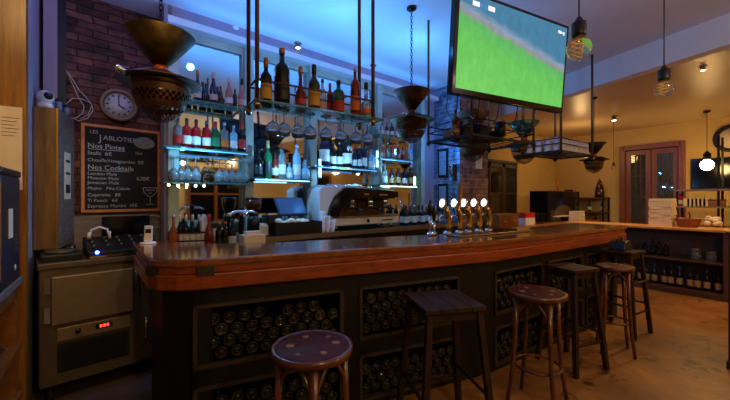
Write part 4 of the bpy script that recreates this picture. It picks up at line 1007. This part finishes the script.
vm = thing('coffee_vendor', 'black coffee dispenser with a white sticker and slotted side on the sideboard', 'coffee machine', (-.606, 2.67, .931))
Xv = .17
part('vendor_body', MB().box(-.2, .165, -.2, .26, 0, .60), plain('dark_navy_casing', rgb(34, 34, 48), .4), vm, .01)
part('vendor_front', MB().box(-.2, .168, -.212, -.2, .06, .56), chrome, vm)
part('vendor_lid', MB().box(-.2, .17, -.215, .265, .60, .64), black, vm, .01)
sl2 = MB()
for k in range(12): sl2.box(.166, .169, .1, .2, .16 + k * .025, .168 + k * .025)
part('side_slot', sl2, steel_d, vm)
part('sticker', MB().box(.166, .169, -.04, .05, .26, .42), paper, vm, 0, 'white instruction sticker'); part('round_badge', MB().lathe([(.018, 0), (.018, .003)], (.166, .12, .08), 14, ax='x'), white, vm)
# paper menu on the partition
d = 2.16; w = 24 * d / F
X0m, Ym, dm2 = onY(-6, 2.98); X1m, _, dm3 = onY(22, 2.98)
pm = thing('pinned_menu', 'cream printed menu sheet pinned to the amber wooden partition', 'menu', (X0m, 2.992, 1.46))
part('menu_sheet', MB().box(0, X1m - X0m, -.004, 0, 0, .51), cream, pm)
ml = MB()
for k in range(6): ml.box(.03, (X1m - X0m) * (.9 - .1 * (k % 3)), -.0055, -.0045, .44 - k * .022, .443 - k * .022)
part('menu_text', ml, ink, pm)

# ------------------------------------------------------------------ stools
def leg_pt(a, r, z): return (r * math.cos(a), r * math.sin(a), z)
def round_stool(loc, rz, h, label, dia=.36, m=stool_wood):
    t = thing('round_bar_stool', label, 'stool', loc, rz); r = dia / 2
    part('seat', MB().lathe([(r * .93, h - .035), (r, h - .03), (r * 1.0, h - .005), (r * .95, h), (r * .90, h - .004), (.001, h - .006)], n=36), m, t)
    sp = part('seat_panel', MB().lathe([(r * .9, h - .0035), (r * .88, h - .002), (.001, h - .003)], n=36), seat_wood, t, 0, 'dark worn seat panel')
    iv = MB()
    for k in range(6):
        a = k * 1.1; q = r * .6; x, y = q * math.cos(a), q * math.sin(a) * .9
        iv.lathe([(.012 + .006 * (k % 3), h - .002), (.010, h + .0005)], (x, y, 0), 8)
    part('worn_pattern', iv, seat_inlay, sp)
    for k in range(4):
        a = PI / 4 + k * PI / 2
        part('leg', MB().tube([leg_pt(a, r * .78, h - .03), leg_pt(a, r * .84, h * .6), leg_pt(a, r * .95, h * .3), leg_pt(a, r * 1.16, 0.004)], .017, 10, r1=.013), m, t)
    ring = [(r * .80 * math.cos(2 * PI * k / 24), r * .80 * math.sin(2 * PI * k / 24), h * .36) for k in range(24)]
    part('foot_ring', MB().tube(ring, .009, 8, closed=True), m, t)
    for k in range(4):
        a0 = PI / 4 + k * PI / 2; a1 = a0 + PI / 2
        p0 = Vector(leg_pt(a0, r * .82, h * .78)); p1 = Vector(leg_pt(a1, r * .82, h * .78)); mid = (p0 + p1) / 2
        pts = []
        for s in range(9):
            u = s / 8; q = p0.lerp(p1, u); q.z = h * .78 + (h * .155) * math.sin(PI * u); pts.append(tuple(q * 1.0))
        part('curved_brace', MB().tube(pts, .008, 7), m, t)
    return t
def square_stool(loc, rz, h, label, w=.36, m=stool_dark):
    t = thing('square_bar_stool', label, 'stool', loc, rz); a = w / 2; b = a + .03
    s = MB()
    for k in range(4): s.box(-a + k * w / 4, -a + (k + 1) * w / 4 - .004, -a, a, h - .028, h)
    part('seat', s, m, t, .004)
    part('seat_apron', MB().box(-a + .03, a - .03, -a + .03, -a + .045, h - .08, h - .028).box(-a + .03, a - .03, a - .045, a - .03, h - .08, h - .028).box(-a + .03, -a + .045, -a + .03, a - .03, h - .08, h - .028).box(a - .045, a - .03, -a + .03, a - .03, h - .08, h - .028), m, t)
    L4 = [(-1, -1), (1, -1), (1, 1), (-1, 1)]
    for x, y in L4:
        p0 = Vector((x * (a - .035), y * (a - .035), h - .028)); p1 = Vector((x * b, y * b, 0)); e = .018
        lg = MB(); vs = []
        for P in (p1, p0):
            for dx, dy in ((-e, -e), (e, -e), (e, e), (-e, e)): vs.append((P.x + dx, P.y + dy, P.z))
        lg._add(vs, [(3, 2, 1, 0), (4, 5, 6, 7), (0, 1, 5, 4), (1, 2, 6, 5), (2, 3, 7, 6), (3, 0, 4, 7)]); part('leg', lg, m, t, .003)
    for i in range(4):
        x0_, y0_ = L4[i]; x1_, y1_ = L4[(i + 1) % 4]; z = h * (.28 if i % 2 == 0 else .36); q = a - .035 + (b - a + .035) * (1 - z / h)
        part('stretcher', MB().tube([(x0_ * q, y0_ * q, z), (x1_ * q, y1_ * q, z)], .013, 4), m, t)
    return t
round_stool((.70, 1.33, 0), .35, .78, 'round bentwood stool with worn seat, closest to the rounded bar end', .35)
square_stool((1.62, 1.40, 0), -.42, .80, 'square dark wooden stool between two round stools', .37)
round_stool((2.33, 1.19, 0), .2, .78, 'round bentwood stool with ring brace in the middle of the row', .365)
square_stool((3.15, 1.32, 0), -.25, .83, 'tall square dark stool past the middle of the row', .30)
round_stool((3.74, 1.19, 0), .5, .79, 'small round bentwood stool second from the far end', .30)
st6 = square_stool((4.38, 1.33, 0), -.1, .86, 'tallest dark wooden stool with ladder rungs at the far end', .31)
part('extra_rung', MB().tube([(-.17, -.17, .55), (.17, -.17, .55)], .012, 4).tube([(-.17, .17, .55), (.17, .17, .55)], .012, 4), stool_dark, st6)
t = thing('leaning_black_bag', 'black bag resting on the tallest far stool', 'bag', (4.38, 1.36, .862))
part('bag_body', MB().prism_y([(-.11, 0), (.12, 0), (.10, .07), (.04, .1), (-.07, .09)], -.09, .06), black, t, .012); part('bag_strap', MB().tube([(-.08, 0, .08), (-.04, -.02, .13), (.03, -.02, .12), (.05, 0, .08)], .008), rubber, t)

# ------------------------------------------------------------------ low bookcase at the end of the room
bx0, bx1, by0, by1 = 6.70, 7.15, .84, 2.9
bk = thing('low_bookcase', 'long low dark bookcase counter with a pale wooden top', 'bookcase', (bx0, by0, 0))
ln = by1 - by0; dpt = bx1 - bx0
part('pale_top', MB().box(-.05, dpt + .05, -.03, ln, .94, .975), light_wood, bk, .005, 'pale wooden top')
part('back_panel', MB().box(dpt - .02, dpt, 0, ln, 0, .94), case_wood, bk)
for y in (0, ln - .04): part('end_panel', MB().box(0, dpt - .02, y, y + .04, 0, .94), case_wood, bk)
part('shelf_board', MB().box(0, dpt - .02, .04, ln - .04, .49, .52), case_wood, bk); part('bottom_board', MB().box(0, dpt - .02, .04, ln - .04, .05, .09), case_wood, bk)
part('plinth', MB().box(.01, .03, .0, ln, 0, .05), case_wood, bk)
for i in range(16):
    y = by0 + .10 + i * .098 + (.02 if i % 3 else 0)
    bottle('wine', .30, .037, ['dark', 'dark', 'navy', 'dark'][i % 4], 'tan', ['black', 'blue', 'black'][i % 3], (bx0 + .12, y, .091),
           'dark wine bottle with white label on the bottom shelf of the low bookcase', 'wine bottles on the bottom shelf of the low bookcase')
for i, y in enumerate([1.52, 1.60, 1.68, 1.78, 2.02, 2.08]):
    bottle('spirit', .2 + .03 * (i % 3), .035, 'dark', 'white' if i == 5 else 'black', 'black', (bx0 + .18, y, .521),
           ['dark bottle starting the cluster on the middle board', 'tall dark bottle in the middle board cluster', 'tallest dark bottle in the middle board cluster', 'short dark bottle ending the middle board cluster',
            'lone dark bottle with black label on the middle board', 'dark bottle with a white label on the middle board'][i] + ' of the low bookcase', 'bottles on the middle board of the low bookcase')
for i, y in enumerate([1.02, 1.18]):
    t = thing('storage_jar', ['squat glass jar with lid nearest the bookcase end', 'taller glass jar with lid on the bookcase middle board'][i], 'jar', (bx0 + .15, y, .521))
    part('jar_body', MB().lathe([(.05, 0), (.055, .01), (.055, .1 + .03 * i)], n=16), clear_gl, t); part('jar_lid', MB().lathe([(.057, .1 + .03 * i), (.055, .13 + .03 * i)], n=16), steel, t)
t = thing('storage_bin', 'green plastic bin on the bottom shelf behind the far stool', 'bin', (bx0 + .2, 2.35, .091))
part('bin_shell', MB().lathe([(.10, 0), (.13, .2)], n=20), G['green'], t); part('bin_lid', MB().lathe([(.135, .2), (.12, .22)], n=20), light_wood, t)
# things on the pale top
bxm = MB().box(-.14, .14, -.14, .14, 0, .04).mesh('pizza_box', cream)
A, B = ray(662.5); d = (bx0 + .3) / A; Yp = B * d
for k in range(10):
    o = link('pizza_box', bxm, None, (bx0 + .3, Yp, .976 + k * .0425), random.uniform(-.06, .06), bev=.003)
    tag(o, 'flat white card box in the tall stack before the glazed door, %s' % (['at the very bottom', 'second from the bottom', 'third from the bottom', 'fourth from the bottom', 'fifth from the bottom', 'sixth from the bottom', 'fourth from the top', 'third from the top', 'second from the top', 'on the very top'][k]), 'box', 'stack of white card boxes')
def topp(px, x=bx0 + .25):
    A, B = ray(px); d = x / A; return (x, B * d, .976)
t = thing('wicker_basket', 'reddish brown wicker basket on the pale bookcase top', 'basket', topp(688))
part('basket_body', MB().lathe([(.11, 0), (.15, .12), (.155, .13), (.14, .12), (.1, .01), (.001, .01)], n=24, cap=False), wood('wicker', rgb(120, 56, 30), rgb(160, 84, 48), (2, 2, 30), .6), t)
part('basket_handle', MB().tube([(-.14, 0, .12), (-.1, 0, .2), (0, 0, .23), (.1, 0, .2), (.14, 0, .12)], .01), mid_wood, t)
c = MB()
for q in range(16):
    zq = random.uniform(0, .12); rr = .1 * (1 - zq / .2); c.ball((random.uniform(-rr, rr), random.uniform(-rr, rr), .04 + zq), random.uniform(.03, .045), 10, .8)
single('linen_heap', c, cream, 'heap of crumpled cream linen on the pale bookcase top', 'linen', topp(712))
# open shelving behind
sx = 8.1
_, ys1, _ = onX(676, sx); ys0 = .35
sh = thing('open_shelving', 'dark metal open shelving unit against the far wall beside the door', 'shelving', (sx, ys0, 0))
W2 = ys1 - ys0
for y in (0, W2 * .58, W2 - .03):
    for x in (0, .35): part('upright', MB().box(x, x + .03, y, y + .03, 0, 1.56 if y != W2 * .58 else 2.45), iron, sh)
for z in (.5, .9, 1.24, 1.53): part('shelf_board', MB().box(-.01, .39, -.01, W2 + .01, z, z + .03), grey_wood if z > 1 else case_wood, sh)
def shp(px, x=sx + .12): 
    A, B = ray(px); d = x / A; return x, B * d
X, Y = shp(680); bottle('slim', .24, .04, 'red', 'white', 'white', (X, Y, 1.271), 'red sauce bottle with white label on the open shelving')
for k, px in enumerate((687, 691, 695, 699, 703, 707)):
    X, Y = shp(px); single('paper_carton', MB().box(-.05, .05, -.04, .04, 0, .13 + .01 * (k % 2)), cream, 'cream paper carton in the row on the open shelving, ' + ['next to the red sauce bottle', 'second from the red sauce bottle', 'third from the red sauce bottle', 'third from the dark basket', 'second from the dark basket', 'next to the dark basket'][k], 'carton', (X, Y, 1.271), 0, 'cream cartons on the open shelving')
X, Y = shp(717); t = thing('dark_basket', 'small dark brown basket on the open shelving beside the cartons', 'basket', (X, Y, 1.271))
part('basket_body', MB().box(-.07, .07, -.1, .1, 0, .1), mid_wood, t, .01); part('basket_rim', MB().box(-.08, .08, -.11, .11, .1, .115), case_wood, t)
_, yt, _ = onX(691, XD - .05); 
t = thing('dark_screen', 'wide switched off black screen on the far wall behind the glowing bulb', 'television', (XD - .07, .35, 1.58))
part('screen_case', MB().box(0, .05, 0, yt - .35, 0, .58), black, t, .008); part('screen_glass', MB().box(-.004, 0, .02, yt - .37, .02, .56), blackgl, t)
_, yc, dc = onX(732, XD - .03)
t = thing('round_wall_clock', 'large thick black ring clock on the far wall beside the shelving', 'clock', (XD - .03, yc, zz(138, dc)))
part('clock_ring', MB().tube([(-.0, .22 * math.cos(2 * PI * k / 32), .22 * math.sin(2 * PI * k / 32)) for k in range(32)], .035, 10, closed=True), black, t)
part('clock_dial', MB().lathe([(.2, -.005), (.2, .005)], (.01, 0, 0), 32, ax='x'), cream, t); part('clock_hand', MB().box(-.012, -.006, -.006, .006, -.02, .15).box(-.012, -.006, -.1, .02, -.006, .006), black, t)
pd = thing('service_stand', 'dark wooden service stand at the right edge of the floor', 'stand', (4.10, .06, 0))
part('stand_body', MB().box(0, .4, 0, .45, 0, 1.1), stool_dark, pd, .006); part('stand_top', MB().box(-.015, .43, -.02, .465, 1.1, 1.13), stool_dark, pd, .004); part('stand_foot', MB().box(-.01, .42, -.01, .46, 0, .06), stool_dark, pd)

# ------------------------------------------------------------------ rear counter of the warm room
rcn = thing('rear_counter', 'long wooden rear counter along the ochre wall', 'counter', (5.12, 3.0, 0))
part('counter_top', MB().box(0, 3.55, 0, .7, .89, .93), mid_wood, rcn, .006); part('counter_body', MB().box(.03, 3.5, .04, .68, 0, .89), case_wood, rcn)
CT = .931
def rp(px, y=3.25): return onY(px, y)
X, Y, d = rp(502, 3.2); t = thing('drawer_chest', 'small reddish wooden drawer chest behind the last beer tap', 'chest', (X, Y, CT))
w = .29
part('chest_body', MB().box(-w, w, -.12, .12, 0, .2), door_wood, t, .005); part('chest_top', MB().box(-w - .015, w + .015, -.135, .13, .2, .22), mid_wood, t)
for s_ in (-1, 1):
    dd = part('drawer', MB().box(s_ * w / 2 - w / 2 + .02, s_ * w / 2 + w / 2 - .02, -.13, -.12, .03, .18), door_wood, t, .003); part('drawer_knob', MB().ball((s_ * w / 2, -.14, .1), .016, 10), brass, dd)
gc0 = onY(485, 3.78)[0]; gc1 = onY(514, 3.78)[0]
t = thing('glass_cabinet', 'dark wooden glass fronted cabinet on the rear counter beside the brick pillar', 'cabinet', (gc0, 3.72, CT))
w = gc1 - gc0; hh = 1.14
part('cabinet_carcass', MB().box(0, .03, 0, .3, 0, hh).box(w - .03, w, 0, .3, 0, hh).box(0, w, 0, .3, 0, .04).box(0, w, 0, .3, hh - .04, hh).box(0, w, .28, .3, 0, hh), stool_dark, t)
part('cornice', MB().box(-.02, w + .02, -.03, .32, hh, hh + .05), stool_dark, t, .006)
for z in (.38, .74): part('inner_shelf', MB().box(.03, w - .03, .02, .28, z, z + .02), mid_wood, t)
for a_, b2_ in ((.02, w / 2 - .003), (w / 2 + .003, w - .02)):
    dd = part('cabinet_door', MB().box(a_, a_ + .045, -.02, 0, .02, hh - .02).box(b2_ - .045, b2_, -.02, 0, .02, hh - .02).box(a_, b2_, -.02, 0, .02, .08).box(a_, b2_, -.02, 0, hh - .08, hh - .02).box(a_, b2_, -.018, -.002, hh * .5 - .015, hh * .5 + .015), stool_dark, t)
    part('door_pane', MB().box(a_ + .045, b2_ - .045, -.012, -.008, .08, hh - .08), plain('cabinet_pane', rgb(70, 62, 52), .06, trans=.7), dd)
for i in range(9):
    z = [.041, .401, .761][i // 3]
    bottle('wine', .24, .04, ['brown', 'amber', 'dark'][i % 3], ['tan', 'yellow', 'white'][(i // 3) % 3], 'black', (gc0 + .2 + (i % 3) * .28, 3.88, CT + z),
           '%s bottle on the %s shelf inside the glass fronted cabinet' % (['brown', 'amber', 'black'][i % 3], ['bottom', 'middle', 'top'][i // 3]), 'bottles in the glass fronted cabinet')
X, Y, d = rp(526); t = thing('red_white_carton', 'red and white carton on the rear counter beyond the drawer chest', 'carton', (X, Y, CT))
part('carton_body', MB().box(-.16, .16, -.08, .08, 0, .13), white, t, .003); part('carton_band', MB().box(-.161, .161, -.081, .081, .13, .22), redp, t)
X, Y, d = rp(540); t = thing('wire_basket', 'black wire basket beside the red and white carton', 'basket', (X, Y, CT))
cd = MB()
for k in range(8):
    a = 2 * PI * k / 8; cd.tube([(.07 * math.cos(a), .07 * math.sin(a), 0), (.1 * math.cos(a), .1 * math.sin(a), .18)], .004, 5)
cd2 = MB()
for r_, z in ((.07, .005), (.085, .09), (.1, .18)): cd2.tube([(r_ * math.cos(2 * PI * k / 16), r_ * math.sin(2 * PI * k / 16), z) for k in range(16)], .005, 5, closed=True)
part('wire_rib', cd, iron, t); part('wire_hoop', cd2, iron, t)
xa = onY(545, 3.35)[0]; xb = onY(577, 3.35)[0]
t = thing('pizza_oven', 'black arched mouth oven on the rear counter', 'oven', (xa, 3.3, CT)); w = xb - xa; hh = .62
pts = [(w * .18, .1)] + [(w * .45 - w * .27 * math.cos(PI * k / 10), .14 + .2 * math.sin(PI * k / 10)) for k in range(11)] + [(w * .72, .1)]
part('oven_shell', MB().box(0, w, 0, .36, 0, hh), blackgl, t, .01)
part('arch_mouth', MB().prism_y(pts, -.012, -.001), steel_d, t); part('oven_shelf', MB().box(w * .15, w * .9, -.06, 0, .1, .12), cream, t); part('oven_flue', MB().box(w * .82, w * .95, .1, .2, hh, hh + .04), iron, t)
part('top_lever', MB().tube([(w * .45, .1, hh), (w * .43, .1, hh + .2)], .012).ball((w * .43, .1, hh + .22), .02, 10), redp, t)
bxm2 = MB().box(-.13, .13, -.1, .1, 0, .05).mesh('card_box', cream)
X, Y, d = rp(579, 3.12)
for k in range(4):
    o = link('card_box', bxm2, None, (X - .1, Y, CT + k * .053), random.uniform(-.05, .05), bev=.003)
    tag(o, 'cream card box in the short stack before the black oven, ' + ['at the bottom', 'second from the bottom', 'second from the top', 'on top'][k], 'box', 'short stack of cream boxes')
# small shelves and clutter on the far wall left of the door
t = thing('crate_shelves', 'dark stacked shelf racks on the far wall left of the door', 'shelves', (XD - .42, 2.98, 0)); 
for z in (.4, .78, 1.08, 1.4): part('shelf_board', MB().box(0, .4, 0, .9, z, z + .025), case_wood, t)
for y in (0, .87): part('upright', MB().box(.02, .06, y, y + .03, 0, 1.42).box(.34, .38, y, y + .03, 0, 1.42), iron, t)
for k in range(6):
    y = 3.05 + k * .13; bottle('wine', .26, .035, ['dark', 'redbrown', 'green'][k % 3], 'white', ['red', 'gold', 'black'][k % 3], (XD - .25, y, [1.106, .806][k % 2]), 
           ['dark bottle nearest the door on the racks', 'red brown bottle on the lower rack board near the door', 'green bottle on the top board of the racks', 'dark bottle on the lower rack board', 'red brown bottle on the rack board under the top', 'green bottle deepest on the lower rack board'][k] + ' left of the door', 'bottles on the racks left of the door')
t = thing('small_decorated_tree', 'small red and white decorated cone on the racks left of the door', 'decoration', (XD - .22, 3.12, 1.426))
part('cone_body', MB().lathe([(.09, 0), (.1, .05), (.08, .2), (.05, .32), (.01, .42)], n=16), G['brown'], t)
dt = MB(); dt2 = MB()
for k in range(26):
    z = .03 + k * .014; r_ = .1 * (1 - z / .48) + .005; a = k * 2.4; (dt if k % 2 else dt2).ball((r_ * math.cos(a), r_ * math.sin(a), z), .014, 8)
part('red_bead', dt, redp, t); part('white_bead', dt2, white, t)
# pictures on the blue side of the pillar
for k, (y0, y1, z0, z1, lab) in enumerate([(3.62, 3.82, 1.74, 2.2, 'upper dark framed pale picture on the blue side of the brick pillar'), (3.62, 3.82, 1.2, 1.64, 'lower dark framed pale picture on the blue side of the brick pillar')]):
    t = thing('framed_picture', lab, 'picture', (4.32, y0, z0))
    part('picture_frame', MB().box(-.025, 0, 0, y1 - y0, 0, z1 - z0), black, t, .003); part('picture_print', MB().box(-.028, -.0255, .03, y1 - y0 - .03, .04, z1 - z0 - .04), plain('pale_print%d' % k, rgb(150, 165, 190), .5, 0, .4, 30), t)
t = thing('pinned_notice', 'small pale notice pinned to the front of the brick pillar', 'notice', (4.72, 3.40, 1.88))
part('notice_sheet', MB().box(0, .16, -.008, 0, 0, .26), cream, t); part('notice_text', MB().box(.02, .13, -.0095, -.0085, .18, .19).box(.02, .13, -.0095, -.0085, .14, .148).box(.02, .1, -.0095, -.0085, .1, .108), ink, t)
t = thing('brass_wall_hook', 'ornate brass wall lamp bracket beside the framed pictures', 'bracket', (4.28, 3.47, 1.78))
part('bracket_plate', MB().box(-.012, .018, -.03, .03, -.1, .15), oldbrass, t); part('bracket_arm', MB().tube([(-.01, 0, 0), (-.07, 0, -.03), (-.1, 0, .03), (-.1, 0, .1)], .012).ball((-.1, 0, .12), .025, 10), brass, t)

# ------------------------------------------------------------------ lights
def light(kind, loc, energy, color, size=.1, rot=None, **k):
    l = bpy.data.lights.new(kind.lower() + '_light', kind); l.energy = energy; l.color = color
    if kind == 'AREA': l.shape = 'RECTANGLE'; l.size = size; l.size_y = k.get('sy', size)
    elif kind == 'SPOT': l.shadow_soft_size = size; l.spot_size = k.get('cone', 1.2); l.spot_blend = .6
    else: l.shadow_soft_size = size
    o = bpy.data.objects.new(l.name, l); COL.objects.link(o); o.location = loc
    if rot: o.rotation_euler = rot
    if 'target' in k: o.rotation_euler = (Vector(k['target']) - Vector(loc)).to_track_quat('-Z', 'Y').to_euler()
    return o
BLUE = (.07, .34, 1.0); WARM = (1.0, .60, .24); AMB = (1, .58, .2)
# added blue fill lights: ceiling wash, strip over the mirrors, points by the shelves
struct('trim_2_cornice', MB().box(XL, 4.25, -.16, -.046, 2.975, 2.985).box(XL, 4.25, -.16, -.15, 2.985, 3.035), ceil_m, loc=(0, BA, 0), rz=ang2)  # trough added to hide the blue strip light from view
light('AREA', (1.95, 2.95, 2.45), 34, BLUE, 2.9, (PI + .3, 0, .05), sy=.3)
light('AREA', (2.35, BA + BB * 2.35 - .10, 2.995), 5, BLUE, 3.6, (PI + .25, 0, ang2), sy=.06)
for x, e in ((.9, 2), (1.8, 2.5), (2.8, 3), (3.8, 5)): light('POINT', (x, 2.75, 2.98), e, BLUE, .04)
light('POINT', (.45, 3.0, 2.6), 3, (.25, .35, 1), .04)
light('POINT', (4.05, 3.3, 2.2), 12, BLUE, .04)
for px in (205, 280, 346, 396):
    X, Y, d = onY(px, 3.2, .07); light('POINT', (X, Y, 1.78), 8.0, (.16, .55, 1), .02)
light('POINT', (.0, 3.2, 2.9), 2.5, (.35, .3, 1), .04)
# warm side
light('POINT', (LX, LY, LZ), 45, WARM, .06)
light('SPOT', (6.4, 2.5, 2.84), 60, WARM, .05, (0, 0, 0), cone=2.4)
light('SPOT', (6.6, .9, 2.8), 85, WARM, .05, (0, 0, 0), cone=2.4)
light('SPOT', (4.6, -.6, 2.85), 48, AMB, .1, (0, 0, 0), cone=2.2)
light('POINT', (7.6, 3.0, 2.4), 10, WARM, .1)
# left amber spots on the panelled partition, the wooden wall box and the oven
light('SPOT', (-.55, 1.6, 3.1), 34, (1, .66, .26), .03, target=(-.6, 3.0, 1.9), cone=1.3)
light('SPOT', (.1, 1.2, 3.1), 44, (1, .62, .28), .03, target=(-.15, 3.3, 1.2), cone=.75)
# added warm fill for the room behind the camera and the ceiling beam
light('POINT', (.6, -1.2, 2.3), 50, (1, .74, .4), .02)
light('POINT', (3.2, -1.4, 2.3), 40, (1, .74, .4), .02)
light('POINT', (6.6, -1.4, 2.3), 25, (1, .6, .28), .12)
light('POINT', (2.9, -.2, 2.6), 9, (1, .72, .8), .03)  # added fill on the beam face, no fixture
w = bpy.data.worlds.new('World'); C.world = w; w.use_nodes = True
w.node_tree.nodes['Background'].inputs[0].default_value = (.02, .03, .06, 1); w.node_tree.nodes['Background'].inputs[1].default_value = .5

# ------------------------------------------------------------------ camera
cam = bpy.data.cameras.new('camera'); cam.sensor_width = 36; cam.lens = 36 * F / 730; cam.shift_y = (HY - 200) / 730 * 1
co = bpy.data.objects.new('camera', cam); COL.objects.link(co); co.location = (0, 0, EYE)
co.rotation_euler = (PI / 2, 0, -math.atan2(SN, CS)); cam.clip_start = .05
C.camera = co
C.view_settings.view_transform = 'Standard'; C.view_settings.look = 'None'; C.view_settings.gamma = 1; C.view_settings.use_curve_mapping = False
C.view_settings.exposure = 0.0
C.cycles.use_denoising = True; C.cycles.max_bounces = 10; C.cycles.transmission_bounces = 10; C.cycles.sample_clamp_indirect = 4
C.cycles.caustics_reflective = False; C.cycles.caustics_refractive = False
